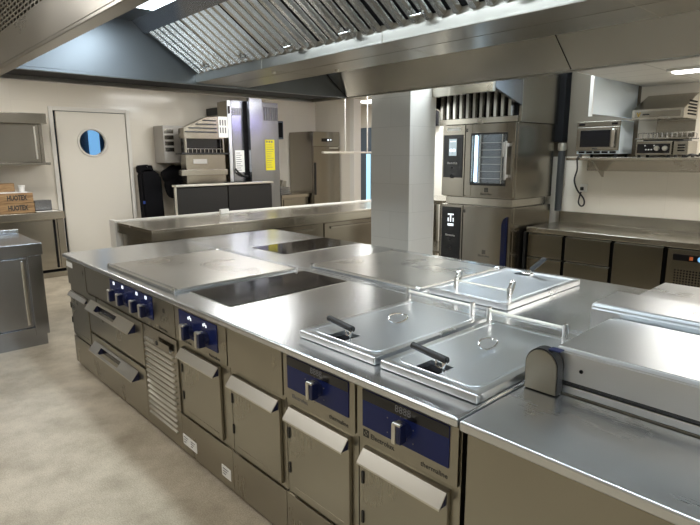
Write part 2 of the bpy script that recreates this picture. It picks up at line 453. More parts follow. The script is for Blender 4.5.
# centre trough
tr = MB(); tr.box(HIN-.02, HX1, .985, 1.0, 2.205, 2.285, .004); tr.box(HIN-.02, HX1, 1.455, 1.47, 2.205, 2.285, .004)
tr.box(HIN-.02, HX1, .985, 1.47, 2.195, 2.21, .004)
tr.box(HIN-.02, HX1, 1.205, 1.213, 2.1935, 2.197)
for xx in (1.30, 2.42, 3.6): tr.box(xx, xx+.006, .983, 1.472, 2.1935, 2.286)
tr.build('grease_trough', 'hood_steel', hd)
dp = MB()
for xx, yy in ((1.28, 1.10), (1.62, 1.38)): dp.cyl((xx, yy, 2.18), (xx, yy, 2.197), .014, n=12)
dp.build('drain_plug', 'bright_handle_steel', hd)
# filter frame bars
fb = MB(); fb.prism([(.50, 2.585), (.56, 2.585), (.62, 2.53), (.59, 2.505)], 'x', HIN+.005, HX1)
fb.build('filter_rail', 'cool_steel', hd)
# baffle filters: each cassette a part
F0, F1 = Vector((0, .985, 2.272)), Vector((0, .595, 2.535))
fn = (F1-F0).normalized(); fo = Vector((0, -fn.z, fn.y)); 
if fo.z > 0: fo = -fo
x = HIN+.03; k = 0
while x < 6.2:
    w = .50; mb = MB(); n = 6; st = w/n
    # dark backing then half-round baffles
    A = F0 - fo*.03; C = F1 - fo*.03
    for i in range(n):
        xa = x + i*st + .004; xb = x+(i+1)*st-.028
        prof = [(xa, 0.), (xa+.012, .022), (xb-.012, .022), (xb, 0.)]
        b = bmesh.new(); v0 = []; v1 = []
        for (px, h) in prof:
            p = F0 + fo*(h-.004); q = F1 + fo*(h-.004)
            v0.append(b.verts.new((px, p.y, p.z))); v1.append(b.verts.new((px, q.y, q.z)))
        for j in range(3): b.faces.new((v0[j], v0[j+1], v1[j+1], v1[j]))
        b.faces.new(v0[::-1]); b.faces.new(v1)
        bmesh.ops.recalc_face_normals(b, faces=b.faces)
        mb._merge(b)
    mb.build('baffle_filter', 'filter_steel', hd, smooth=False)
    gh = MB(); xc = x+w*.5
    p = F0 + fn*.05 + fo*.03
    gh.box(xc-.035, xc+.035, p.y-.012, p.y+.012, p.z-.006, p.z+.006, .004)
    gh.build('filter_grip', 'chrome', hd)
    x += w+.012
bk = MB(); 
for s0, s1 in ((.985, .595),):
    p0 = F0 - fo*.012; p1 = F1 - fo*.012; p2 = F1 - fo*.03; p3 = F0 - fo*.03
    bk.prism([(p0.y, p0.z), (p1.y, p1.z), (p2.y, p2.z), (p3.y, p3.z)], 'x', HIN+.01, HX1)
bk.build('filter_backing', 'hood_void', hd, smooth=False)
# rear filter bank, plain ribbed plate
rb = MB(); x = HIN+.03
rb.prism([(1.47, 2.272), (1.86, 2.535), (1.85, 2.55), (1.46, 2.287)], 'x', HIN+.01, HX1)
rb.build('rear_filter', 'filter_steel', hd, smooth=False)
# lamps inside the hood
for i, x0 in enumerate((.83, 2.15, 3.47, 4.79)):
    t = hd
    lm = B(x0, x0+1.18, .32, .47, 2.566, 2.584).build('lamp', 'lamp_diffuser_cool', hd)
    area('hood_lamp_front', (x0+.59, .395, 2.56), 1.18, .15, 13, COOL)

# ------------------------------------------------------------------ cooking range: worktops
FX1 = 3.69; TZ = .90
wt = thing('range_worktop', 'long stainless worktop of the front half of the cooking range', 'worktop', (1.85, .45, .86))
B(0, FX1, -.022, .945, .868, TZ, .010, 3).build('top_sheet', 'worktop_steel', wt)
B(.005, FX1, .935, .951, TZ-.005, TZ+.004, .002).build('edge_rail', 'worktop_steel', wt)
wr = thing('range_worktop', 'stainless worktop of the rear half of the range, next to the column', 'worktop', (1.85, 1.45, .86))
B(0, FX1, .957, 1.95, .868, TZ, .010, 3).build('top_sheet', 'worktop_steel', wr)
B(.005, FX1, .962, .978, TZ-.005, TZ+.004, .002).build('edge_rail', 'worktop_steel', wr)
rb = thing('range_cabinet', 'stainless base cabinet under the rear half of the range', 'cabinet', (1.85, 1.45, 0))
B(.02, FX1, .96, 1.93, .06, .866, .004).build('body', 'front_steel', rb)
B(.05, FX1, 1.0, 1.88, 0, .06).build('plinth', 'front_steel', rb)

def emblem(mb, x, y, z, s):       # small framed square mark
    t = s*.14
    mb.box(x-s/2, x+s/2, y-.0012, y, z+s/2-t, z+s/2); mb.box(x-s/2, x+s/2, y-.0012, y, z-s/2, z-s/2+t)
    mb.box(x-s/2, x-s/2+t, y-.0012, y, z-s/2, z+s/2); mb.box(x+s/2-t, x+s/2, y-.0012, y, z-s/2, z+s/2)
    for a in (PI/4, -PI/4):
        mb.box(x-s*.5, x+s*.5, y-.0012, y, z-t*.45, z+t*.45, rot=Matrix.Rotation(a, 3, 'Y'))

def lip_handle(parent, x0, x1, zt, drop, out, hole=None, yd=0.):
    """sheet folded out over a blue plastic core"""
    h = None
    sh = MB(); th = .004
    def strip(xa, xb, fa=0., fb=1.):
        ya, za = yd-.004-(out-.004)*fa, zt-drop*fa
        yb, zb = yd-.004-(out-.004)*fb, zt-drop*fb
        sh.prism([(ya, za), (yb, zb), (yb+th*.7, zb-th*.7), (ya+th*.7, za-th*.7)], 'x', xa, xb)
    if hole:
        strip(x0, hole[0]); strip(hole[1], x1); strip(hole[0], hole[1], 0, .22); strip(hole[0], hole[1], .80, 1)
    else: strip(x0, x1)
    sh.prism([(yd-out, zt-drop), (yd-out, zt-drop-.007), (yd-out+.004, zt-drop-.007), (yd-out+.004, zt-drop)], 'x', x0, x1)
    h = sh.build('handle', 'bright_handle_steel', parent, smooth=False)
    if hole:
        for a, b_ in ((x0+.003, hole[0]-.004), (hole[1]+.004, x1-.003)):
            g = MB(); g.prism([(yd, zt-.008), (yd-out+.008, zt-drop+.0), (yd-out+.008, zt-drop-.006), (yd, zt-drop-.006)], 'x', a, b_)
            g.build('end_cap', 'blue_plastic', h, smooth=False)['label'] = 'dark blue plastic grip end'
        B(hole[0], hole[1], yd-.006, yd-.001, zt-drop, zt-.012).build('grip_recess', 'black_panel', h)
    else:
        g = MB(); g.prism([(yd, zt-.008), (yd-out+.008, zt-drop+.0), (yd-out+.008, zt-drop-.004), (yd, zt-drop-.004)], 'x', x0+.003, x1-.003)
        g.build('end_cap', 'blue_plastic', h, smooth=False)['label'] = 'dark blue plastic grip end'
    return h

def knob(parent, x, z, s=1., yf=-.004):
    k = MB(); k.cyl((x, yf+.001, z), (x, yf-.018*s, z), .030*s, .027*s, 24, .002)
    k.box(x-.004*s, x+.018*s, yf-.045*s, yf-.012*s, z-.036*s, z+.030*s, .005)
    kk = k.build('knob', 'blue_plastic', parent)
    g = MB(); g.box(x-.020*s, x-.002*s, yf-.048*s, yf-.010*s, z-.040*s, z+.032*s, .004)
    g.box(x-.018*s, x+.016*s, yf-.046*s, yf-.030*s, z+.026*s, z+.036*s, .003)
    gg = g.build('grip', 'bright_handle_steel', kk); gg['label'] = 'brushed steel grip of the knob'
    return kk

def unit(x0, x1, label):
    t = thing('range_cabinet', label, 'cabinet', ((x0+x1)/2, .45, 0), 'cabinets along the front of the cooking range')
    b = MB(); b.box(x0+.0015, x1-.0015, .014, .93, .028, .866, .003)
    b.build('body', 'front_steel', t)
    pl = B(x0+.0015, x1-.0015, .002, .013, .03, .245, .002).build('kick_panel', 'front_steel', t)
    return t
def panel(t, x0, x1, z0, z1, y=0., mat='front_steel', name='fascia', bev=.002):
    return B(x0, x1, y, .013, z0, z1, bev).build(name, mat, t)
def door(t, x0, x1, z0=.262, z1=.645, out=.036):
    d = B(x0, x1, -.001, .0135, z0, z1, .004).build('door', 'front_steel', t)
    e = MB(); e.box(x0+.03, x1-.03, -.0025, -.0005, z0+.03, z0+.034); e.build('fold_line', 'front_steel', d)
    for z in (z1-.14, z0+.09): B(x0-.004, x0+.006, -.006, .002, z, z+.045, .001).build('hinge', 'black_rubber', d)
    lip_handle(d, x0+.004, x1-.004, z1-.004, .040*out/.036, out)
    return d

# unit with side door at the far left end
u = unit(0.012, .45, 'leftmost cabinet of the range, plain steel with a narrow door by the door aisle')
panel(u, .02, .44, .665, .862); d_ = door(u, .03, .43, .262, .610, .022)
B(.02, .16, -.002, .002, .80, .84, .001).build('name_plate', 'white_sticker', u)
# two-drawer unit with four knobs and louvre
u = unit(.45, 1.87, 'long range cabinet with two drawers, four knobs and a louvred grille')
panel(u, .455, 1.865, .672, .862)
pn = panel(u, .95, 1.60, .715, .852, -.004, 'blue_panel', 'control_panel')
for kx in (1.045, 1.19, 1.40, 1.53):
    knob(pn, kx, .764, 1.05)
ic = MB()
for kx in (1.02, 1.165, 1.385, 1.515):
    ic.box(kx-.010, kx+.016, -.0055, -.0038, .822, .842, .004)
ic.build('indicator', 'lit_icon', pn)
pt = MB(); emblem(pt, 1.74, 0, .80, .022); pt.build('emblem', 'dark_print', u)
text('Electrolux', .026, 'lettering', 'dark_print', u, (1.72, -.0008, .69), R_FRONT)
for z0, z1, zh in ((.385, .66, .632), (.06, .365, .325)):
    dw = B(.456, 1.415, -.001, .0135, z0, z1, .004).build('drawer', 'front_steel', u)
    lip_handle(dw, .53, 1.31, zh, .056, .052, (.68, 1.05))
lv = MB(); lv.box(1.425, 1.86, .004, .0135, .05, .66, .003)
lo = lv.build('grille', 'oven_steel', u)
sl = MB(); nsl = 15
for i in range(nsl):
    z = .105 + i*(.50/nsl)
    sl.prism([(.004, z), (-.008, z+.004), (-.008, z+.008), (.004, z+.014)], 'x', 1.45, 1.815)
sl.build('louvre', 'bright_handle_steel', lo, smooth=False)
plq = B(1.60, 1.80, -.013, -.011, .575, .615, .002).build('rating_plate', 'oven_steel', lo)
MB().cyl((1.645, -.0125, .595), (1.645, -.015, .595), .014, n=16).build('lock', 'black_rubber', lo)
# two-knob unit
u = unit(1.87, 2.40, 'range cabinet with two blue knobs and one narrow door')
panel(u, 1.875, 2.395, .672, .862)
pn = panel(u, 1.93, 2.32, .715, .852, -.004, 'blue_panel', 'control_panel')
for kx in (2.055, 2.215): knob(pn, kx, .765, 1.1)
ic = MB()
for kx in (2.05, 2.205):
    for (a, b_) in ((0, 0), (.014, .006), (.026, -.002)): ic.box(kx-.016+a, kx-.006+a, -.0055, -.0038, .832+b_-.014, .832+b_, .001)
ic.build('indicator', 'lit_icon', pn)
text('Electrolux', .026, 'lettering', 'dark_print', u, (2.00, -.0008, .690), R_FRONT)
text('thermaline', .024, 'lettering', 'dark_print', u, (2.28, -.0008, .683), R_FRONT)
door(u, 1.925, 2.315)
for xa, xb, n in ((1.85, 2.03, 2), (2.29, 2.375, 1)):
    xa = max(xa, 1.874)
    s = B(xa, xb, .0005, .0025, .072, .132).build('sticker', 'white_sticker', u)
    ln = MB()
    for j in range(n):
        w = (xb-xa)/n
        for q in range(3): ln.box(xa+j*w+.012, xa+j*w+w*(.75-.15*q), -.0005, .0006, .115-q*.014, .119-q*.014)
    ln.build('print', 'grey_print', s)
# blank unit
u = unit(2.40, 2.832, 'range cabinet with a blank steel panel over its door, no knobs')
panel(u, 2.405, 2.827, .672, .862); door(u, 2.43, 2.80)
# fryer units
for x0, x1, lab, tx in ((2.832, 3.258, 'range cabinet with one knob on a plain dark blue panel, left of the pair', 'thermaline'),
                        (3.258, 3.688, 'range cabinet with one knob and a grey digit display, beside the neutral bench', 'Electrolux')):
    u = unit(x0, x1, lab)
    panel(u, x0+.005, x1-.005, .672, .862)
    pn = panel(u, x0+.035, x1-.035, .722, .856, -.004, 'blue_panel', 'control_panel')
    B(x0+.036, x1-.036, -.0048, -.0038, .818, .855).build('display_band', 'black_panel', pn)
    kx = x0+.205
    knob(pn, kx+.022, .782, .95)
    text('8888', .034, 'display', 'grey_print', pn, (kx+.012, -.0052, .838), R_FRONT)
    tk = MB()
    for a in range(6):
        an = PI*.15 + a*PI*.34
        tk.cyl((kx+.062*math.cos(an), -.0036, .768+.05*math.sin(an)), (kx+.062*math.cos(an), -.0048, .768+.05*math.sin(an)), .0022, n=8)
    tk.build('dial_mark', 'grey_print', pn)
    if tx == 'Electrolux':
        em = MB(); emblem(em, x0+.05, -.0002, .697, .026); em.build('emblem', 'dark_print', u)
        text('Electrolux', .026, 'lettering', 'dark_print', u, (x0+.125, -.0008, .694), R_FRONT)
        text('thermaline', .024, 'lettering', 'dark_print', u, (x1-.09, -.0008, .692), R_FRONT)
    else:
        text('Electrolux', .024, 'lettering', 'grey_print', u, (x0+.11, -.0008, .694), R_FRONT)
        text('thermaline', .024, 'lettering', 'dark_print', u, (x1-.09, -.0008, .690), R_FRONT)
    door(u, x0+.035, x1-.035)

# ------------------------------------------------------------------ things set into the worktop
def griddle(x0, x1, y0, y1, label):
    t = thing('griddle_plate', label, 'griddle', ((x0+x1)/2, (y0+y1)/2, TZ), 'large smooth griddle plates')
    g = MB(); g.rbox(x0, x1, y0, y1, TZ+.001, TZ+.012, .012); g.build('frame', 'worktop_steel', t)
    B(x0+.012, x1-.012, y0+.03, y1-.018, TZ+.010, TZ+.020, .003, 2).build('plate', 'griddle_steel', t)
    s = MB()
    for yy in (y0+.010, y0+.020): s.box(x0+.015, x1-.015, yy-.002, yy+.002, TZ+.011, TZ+.015)
    s.build('drip_rail', 'bright_handle_steel', t)
    for cx in (x0+.012, x1-.012):
        for cy in (y0+.016, y1-.012):
            k = MB(); k.cyl((cx-.016, cy, TZ+.017), (cx+.016, cy, TZ+.017), .009, n=14, bev=.003); k.cyl((cx, cy, TZ+.008), (cx, cy, TZ+.020), .010, n=14)
            k.build('corner_clip', 'chrome', t)
griddle(.80, 1.80, .035, .875, 'large smooth griddle plate at the left end of the range, above the four knobs')
griddle(1.76, 2.69, 1.00, 1.80, 'large smooth griddle plate in the rear half of the range, near the column')
def hob(x0, x1, y0, y1, label):
    t = thing('induction_hob', label, 'hob', ((x0+x1)/2, (y0+y1)/2, TZ), 'black glass hobs')
    MB().rbox(x0-.006, x1+.006, y0-.006, y1+.006, TZ+.0005, TZ+.002, .008).build('trim', 'bright_handle_steel', t)
    MB().rbox(x0, x1, y0, y1, TZ+.0015, TZ+.0045, .006).build('glass', 'hob_glass', t)
hob(1.835, 2.24, .12, .895, 'black glass induction hob in the front half, between griddle and fryer lids')
hob(.83, 1.27, 1.16, 1.92, 'black glass induction hob in the rear half, farther from the camera')

def fryer_lid(x0, x1, y0, y1, hx, label, flip=False):
    t = thing('fryer_lid', label, 'fryer lid', ((x0+x1)/2, (y0+y1)/2, TZ), 'mirror steel fryer lids')
    sgn = -1 if flip else 1; yc = (y0+y1)/2
    Y = lambda y: y if not flip else 2*yc-y
    def by(a, b): a, b = Y(a), Y(b); return (min(a, b), max(a, b))
    z0, z1 = TZ+.002, TZ+.032; w = .032
    fr = MB()
    fr.box(x0, x1, *by(y0, y0+w), z0, z1, .006, 3); fr.box(x0, x1, *by(y1-w*.6, y1), z0, z1-.001, .004, 2)
    fr.box(x0, x0+w*.8, *by(y0+w*.5, y1-.01), z0, z1-.0005, .004, 2); fr.box(x1-w*.8, x1, *by(y0+w*.5, y1-.01), z0, z1-.0005, .004, 2)
    fr.build('rim', 'bench_steel', t)
    # lid sheet with a square slot
    pa = MB(); zt = z1-.0015; zb = z0+.008
    hx0, hx1, hy0, hy1 = hx, hx+.095, y0+.047, y0+.130
    X0, X1, Y0, Y1 = x0+.02, x1-.02, y0+.022, y1-.012
    for (a, b_, c, d_) in ((X0, hx0, Y0, Y1), (hx1, X1, Y0, Y1), (hx0, hx1, Y0, hy0), (hx0, hx1, hy1, Y1)):
        pa.box(a, b_, *by(c, d_), zb, zt)
    pa.build('lid_sheet', 'polished_steel', t, smooth=False)
    B(hx0-.003, hx1+.003, *by(hy0-.003, hy1+.003), zb, zb+.003).build('slot', 'black_matte', t)
    # raised tray edge with rounded corners
    loop = []
    e0, e1, f0, f1, r = x0+.034, x1-.034, y0+.042, y1-.028, .035
    for (cx, cy, a0) in ((e1-r, f1-r, 0), (e0+r, f1-r, 90), (e0+r, f0+r, 180), (e1-r, f0+r, 270)):
        for q in range(5):
            a = math.radians(a0+q*22.5); loop.append((cx+r*math.cos(a), Y(cy+r*math.sin(a)), zt))
    # keep clear of the slot: the seam stops at the lid front, drawn as a thin bead
    MB().tube([p for p in loop], .0014, 6, True, 0).build('bead', 'polished_steel', t)
    # basket handle
    zt2 = zt+.038; hy = (hy0+hy1)/2
    if not flip:
        h = MB(); h.cyl((hx1-.165, hy+.02, zt2+.004), (hx1+.01, hy-.005, zt2), .012, n=16, bev=.005); hb = h.build('basket_handle', 'black_rubber', t)
        br = MB(); br.tube([(hx1-.02, hy, zt2), (hx1-.012, hy, zt2-.02), (hx1-.012, hy-.004, zb+.004)], .0045, 8)
        br.tube([(hx1-.045, hy+.012, zt2), (hx1-.045, hy+.005, zb+.03), (hx1-.01, hy-.012, zb+.03), (hx1+.004, hy-.004, zt2-.006)], .004, 8)
        br.build('bracket', 'chrome', hb)
    else:
        a = Vector((hx+.07, Y(hy), zt+.012)); b_ = Vector((hx+.16, Y(hy)+.03, zt+.105))
        h = MB(); h.cyl(a + (b_-a)*.18, b_, .014, n=16, bev=.005); hb = h.build('basket_handle', 'grey_rubber', t)
        br = MB(); br.cyl((a.x, a.y, zb+.004), a + (b_-a)*.22, .006, n=10); br.box(a.x-.03, a.x+.03, a.y-.02, a.y+.02, zt, zt+.012, .004)
        br.build('bracket', 'chrome', hb)
    if not flip:
        cx = x0+(x1-x0)*.50; cy = y0+.36
        lp = MB(); pts = []
        for q in range(14):
            a = 2*PI*q/14; c, s = math.cos(a), math.sin(a)
            pts.append((cx + .010*s, cy+.058*c*(1-.12*s), zt+.005+.034*(1-s)/2*(1-.35*c)))
        lp.tube(pts, .0036, 8, True, 2); lp.build('loop_handle', 'chrome', t)
    # hinge bar on posts
    by_ = y1-.04 if not flip else y1-.69+.02
    by_ = (y1-.045) if not flip else y1-.06
    bx0, bx1 = (x0+.02, x1-.045) if not flip else (x0+.13, x1-.03)
    bar = MB(); bar.cyl((bx0, Y(by_), zt+.054), (bx1, Y(by_), zt+.054), .006, n=12)
    bar.build('bar', 'bright_handle_steel', t)
    for bx in (bx0, bx1):
        ps = MB(); ps.box(bx-.007, bx+.007, *by(by_-.011, by_+.011), zt, zt+.070, .003)
        if flip:
            ps.tube([(bx, Y(by_), zt+.02), (bx, Y(by_)+.03, zt+.05), (bx, Y(by_)+.045, zt+.085), (bx, Y(by_)+.02, zt+.098), (bx, Y(by_), zt+.07)], .006, 8)
        ps.build('post', 'chrome', t)
fryer_lid(2.835, 3.262, .085, .775, 2.962, 'fryer lid with loop handle above the plain blue panel, left of the front pair')
fryer_lid(3.288, 3.682, .085, .765, 3.408, 'fryer lid with loop handle beside the rounded pan hinge, right of the front pair')
fryer_lid(2.745, 3.215, 1.02, 1.78, 2.87, 'fryer lid without loop handle, in the rear half of the range', True)

# ------------------------------------------------------------------ neutral bench and pan lids at the right
nb = thing('neutral_bench', 'plain stainless bench with a blank front, nearest to the camera', 'bench', (4.9, .17, 0))
B(3.697, 6.4, -.024, .350, .866, .898, .008, 3).build('worktop', 'bench_steel', nb)
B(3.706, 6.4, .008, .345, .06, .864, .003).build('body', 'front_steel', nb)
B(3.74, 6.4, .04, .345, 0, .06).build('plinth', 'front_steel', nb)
pb = thing('braising_pan', 'braising pan with a wide stainless lid and a round topped hinge, behind the neutral bench', 'braising pan', (4.9, .6, 0))
B(3.706, 6.4, .358, .795, .06, .90, .004).build('body', 'front_steel', pb)
B(3.74, 6.4, .40, .79, 0, .06).build('plinth', 'front_steel', pb)
B(3.80, 5.6, .354, .79, .901, .928, .006).build('pan_rim', 'bench_steel', pb)
arch = [(3.708, .902)] + [(3.7585-.0505*math.cos(a), .980+.055*math.sin(a)) for a in [PI*q/16 for q in range(17)]] + [(3.809, .902)]
hg = MB().prism(arch, 'y', .308, .334).build('hinge_housing', 'front_steel', pb)
g = MB(); arch2 = [(3.7585+(p[0]-3.7585)*1.06, .902+(p[1]-.902)*1.035) for p in arch]
g.prism(arch2, 'y', .312, .346); g.build('gasket', 'black_rubber', hg)
B(3.775, 3.812, .316, .344, 1.0375, 1.042, .001).build('clip', 'blue_plastic', hg)
lid = MB(); lid.prism([(.350, .942), (.350, 1.034), (.360, 1.046), (.755, 1.052), (.77, 1.04), (.77, .942)], 'x', 3.785, 5.62, .003)
pl = lid.build('lid', 'bench_steel', pb)
MB().cyl((3.865, .348, .985), (3.865, .352, .985), .006, n=12).build('screw_hole', 'black_matte', pl)
B(3.80, 5.6, .356, .765, .931, .941).build('seal', 'black_rubber', pb)
p2 = thing('pan_hinge_box', 'long raised stainless hinge box behind the wide braising pan lid', 'hinge box', (4.6, .93, 0))  # hinge box at the back of the pans
q = MB(); q.prism([(.80, .905), (.80, 1.062), (.812, 1.078), (1.04, 1.082), (1.055, 1.07), (1.055, .905)], 'x', 3.69, 5.6, .006)
q.build('cover', 'bench_steel', p2)
B(3.706, 5.6, .80, 1.055, .0, .903).build('body', 'front_steel', p2)
p3 = thing('cooking_block', 'low stainless block with a bright top, beyond the long raised box', 'cooking block', (4.6, 1.6, 0))
B(3.60, 5.6, 1.34, 1.92, .903, .958, .006, 3).build('top', 'bench_steel', p3)
B(3.706, 5.6, 1.06, 1.90, 0, .90).build('body', 'front_steel', p3)

# ------------------------------------------------------------------ near-left block
bl = thing('work_cabinet', 'stainless work cabinet at the left edge, nearest on the left', 'cabinet', (-1.07, -.8, 0))
B(-1.50, -.65, -1.9, 0, .80, .905, .006, 3).build('worktop', 'cool_steel', bl)
B(-1.50, -1.46, -1.9, 0, .906, .945, .004).build('upstand', 'worktop_steel', bl)
cb = MB(); cb.box(-1.49, -.69, -1.88, -.012, .10, .798); cb.box(-.69, -.66, -.12, -.012, .10, .798, .003); cb.box(-.69, -.66, -1.88, -.12, .10, .17, .003)
cb.build('body', 'cool_steel', bl)
dd = B(-.688, -.664, -1.2, -.135, .18, .785, .004).build('door', 'cool_steel', bl)
dh = MB(); dh.box(-.664, -.655, -.175, -.15, .2, .76, .003); dh.build('handle', 'chrome', dd)
B(-1.45, -.68, -1.85, -.03, 0, .10).build('plinth', 'cool_steel', bl)

# ------------------------------------------------------------------ crate counter by the white door
cc = thing('wall_counter', 'stainless counter carrying the wooden crates beside the white door', 'counter', (-3.92, -.5, 0))
B(-4.235, -3.585, -2.2, 1.0, .80, .90, .006, 3).build('worktop', 'back_top_steel', cc)
B(-4.235, -4.20, -2.2, .99, .901, 1.02, .004).build('upstand', 'back_steel', cc)
B(-4.23, -3.62, -2.2, .985, .11, .798, .003).build('body', 'back_steel', cc)
d_ = B(-3.618, -3.604, -.2, .83, .13, .785, .003).build('door', 'back_steel', cc)
B(-3.62, -3.606, .85, .875, .13, .79).build('gap_seal', 'black_matte', cc)
B(-3.62, -3.604, .90, .983, .12, .795, .003).build('side_post', 'back_steel', cc)
B(-4.2, -3.66, -2.2, .97, 0, .108).build('plinth', 'black_matte', cc)
B(-3.66, -3.60, -2.2, .975, .0, .075, .002).build('kick_strip', 'back_steel', cc)
def crate(x0, x1, y0, y1, z0, z1, label, letters=True, rows=2):
    t = thing('wooden_crate', label, 'crate', ((x0+x1)/2, (y0+y1)/2, z0), 'wooden crates on the counter')
    h = (z1-z0)/rows; sl = MB()
    for i in range(rows):
        a, b_ = z0+i*h+.002, z0+(i+1)*h-.002
        sl.box(x1-.014, x1, y0, y1, a, b_, .002); sl.box(x0, x0+.014, y0, y1, a, b_, .002)
        sl.box(x0+.014, x1-.014, y1-.014, y1, a, b_, .002); sl.box(x0+.014, x1-.014, y0, y0+.014, a, b_, .002)
    sl.box(x0+.014, x1-.014, y0+.014, y1-.014, z0+.002, z0+.014)
    sl.build('slats', 'crate_wood', t)
    pst = MB()
    for a in (x0+.015, x1-.04):
        for b_ in (y0+.015, y1-.04): pst.box(a, a+.025, b_, b_+.025, z0+.014, z1-.004)
    pst.build('corner_post', 'crate_wood', t)
    if letters:
        text('HUOTEX', .09, 'lettering', 'dark_print', t, (x1+.001, .47, (z0+z1)/2), R_RIGHT, sx=.62, bold=.004)
crate(-4.02, -3.68, -.12, .665, .902, 1.032, 'lower wooden crate with dark lettering, resting on the steel counter')
crate(-4.02, -3.68, -.13, .660, 1.034, 1.163, 'wooden crate with dark lettering stacked on the lower lettered crate')
crate(-4.18, -4.035, -.25, .53, .903, 1.28, 'tall plain wooden crate behind the lettered pair', False, 3)
t = thing('paper_cup', 'white paper cup standing on the lettered wooden crates', 'cup', (-3.78, .56, 1.166))
c = MB(); c.cyl((-3.78, .56, 1.168), (-3.78, .56, 1.255), .030, .038, 20); c.build('cup', 'paper_white', t)
c = MB(); c.tube([(-3.78+.039*math.cos(2*PI*k/20), .56+.039*math.sin(2*PI*k/20), 1.255) for k in range(20)], .004, 6, True, 0); c.build('rim', 'paper_white', t)
o = B(-3.99, -3.70, .30, .645, 1.1635, 1.1665).build('napkin', 'paper_white'); tag(o, 'white napkin under the paper cup on the crates', 'napkin')
o = B(-4.05, -3.90, .72, .93, .9015, 1.04, .004).build('steel_box', 'cool_steel'); tag(o, 'small grey steel box beside the crates, next to the door', 'box')
o = B(-3.78, -3.68, .69, .95, .9005, .903).build('paper_sheet', 'paper_white'); tag(o, 'white paper sheet on the counter in front of the small steel box', 'paper')

# wall cabinet upper left
wc = thing('wall_cabinet', 'stainless wall cabinet left of the white door', 'cabinet', (-4.05, 0, 1.5))
B(-4.245, -3.87, -1.6, .90, 1.555, 2.06, .004).build('body', 'back_steel', wc)
B(-4.245, -3.80, -1.6, .955, 2.062, 2.20, .008, 3).build('cornice', 'back_steel', wc)
B(-4.245, -3.82, -1.6, .955, 1.52, 1.553, .004).build('bottom_rail', 'back_steel', wc)
d_ = B(-3.868, -3.856, -.3, .83, 1.57, 2.05, .003).build('sliding_door', 'back_steel', wc)
B(-3.856, -3.849, .795, .815, 1.6, 2.03, .002).build('handle', 'bright_handle_steel', d_)
B(-3.868, -3.852, .86, .90, 1.555, 2.06, .002).build('side_post', 'back_steel', wc)

# ------------------------------------------------------------------ pass counter
pc = thing('pass_counter', 'long stainless pass counter between the range and the white half wall', 'counter', (-1.25, 3, 0))
B(-1.73, -.785, 1.02, 5.1, .875, .90, .004).build('worktop', 'back_top_steel', pc)
B(-.80, -.785, 1.02, 5.1, .785, .874, .003).build('apron', 'back_top_steel', pc)
B(-1.73, -.80, 1.02, 1.035, .785, .874, .003).build('end_apron', 'back_steel', pc)
b = MB(); b.box(-1.70, -1.0, 1.06, 5.05, .10, .873, .003); b.build('body', 'oven_steel', pc)
for y0 in (1.25, 2.35, 3.45):
    dr_ = B(-1.0, -.985, y0, y0+1.0, .14, .74, .004).build('drawer', 'oven_steel', pc)
    B(-.985, -.965, y0+.1, y0+.9, .66, .69, .004).build('handle', 'back_steel', dr_)
B(-1.66, -1.05, 1.1, 5.0, 0, .10).build('plinth', 'black_matte', pc)
struct('wall_low', MB().box(-1.80, -1.735, 1.05, 5.2, 0, .918, .004).box(-1.90, -1.735, 1.0, 1.05, 0, .918, .004), 'white_paint', 'white half wall behind the pass counter', 'wall')
o = B(-1.70, -1.66, 2.30, 2.42, .901, .96, .006).build('socket_box', 'white_plastic'); tag(o, 'small white socket box on the back edge of the pass counter', 'socket')
# hanging over-shelf
hr = thing('hanging_rail', 'slim steel rail hanging on two rods over the pass counter', 'rail', (-1.3, 4.1, 1.66))
B(-1.325, -1.275, 3.70, 4.85, 1.655, 1.68, .004).build('bar', 'bright_handle_steel', hr)
for yy in (4.12, 4.56): MB().cyl((-1.3, yy, 1.68), (-1.3, yy, CZ-.002), .011, n=12).build('rod', 'bright_handle_steel', hr)

# ------------------------------------------------------------------ dish area on the left wall
dc = thing('dish_counter', 'dark fronted counter of two wide panels with a pale top', 'counter', (-3.2, 3.2, 0))
B(-3.13, -2.985, 2.35, 4.05, 1.185, 1.215, .006).build('worktop', 'bright_handle_steel', dc)
B(-3.11, -3.03, 2.36, 4.03, .10, 1.183).build('body', 'dark_grey_panel', dc)
for y0, y1 in ((2.365, 3.19), (3.21, 4.02)): B(-3.028, -3.0, y0, y1, .12, 1.165, .006).build('door', 'dark_grey_panel', dc)
ed = MB(); ed.box(-3.03, -2.994, 2.335, 2.355, .10, 1.183); ed.build('side_edge', 'bright_handle_steel', dc)
B(-3.10, -3.05, 2.4, 4.0, 0, .10).build('plinth', 'black_matte', dc)
o = B(-3.12, -3.02, 3.2, 3.55, 1.2155, 1.228, .004).build('tray', 'black_rubber'); tag(o, 'flat black tray lying on the dark fronted dish counter', 'tray')
# grey control box on the wall
gb = thing('control_cabinet', 'grey wall cabinet with four vent slots beside the dishwasher hood', 'cabinet', (-4.1, 2.9, 1.25))
B(-4.248, -3.9, 2.62, 3.02, 1.525, 2.105, .006).build('body', 'grey_cabinet_paint', gb)
v = MB()
for i in range(4): v.box(-3.9, -3.894, 2.64, 2.79, 1.70+i*.095, 1.765+i*.095, .002)
v.build('vent', 'oven_steel', gb)
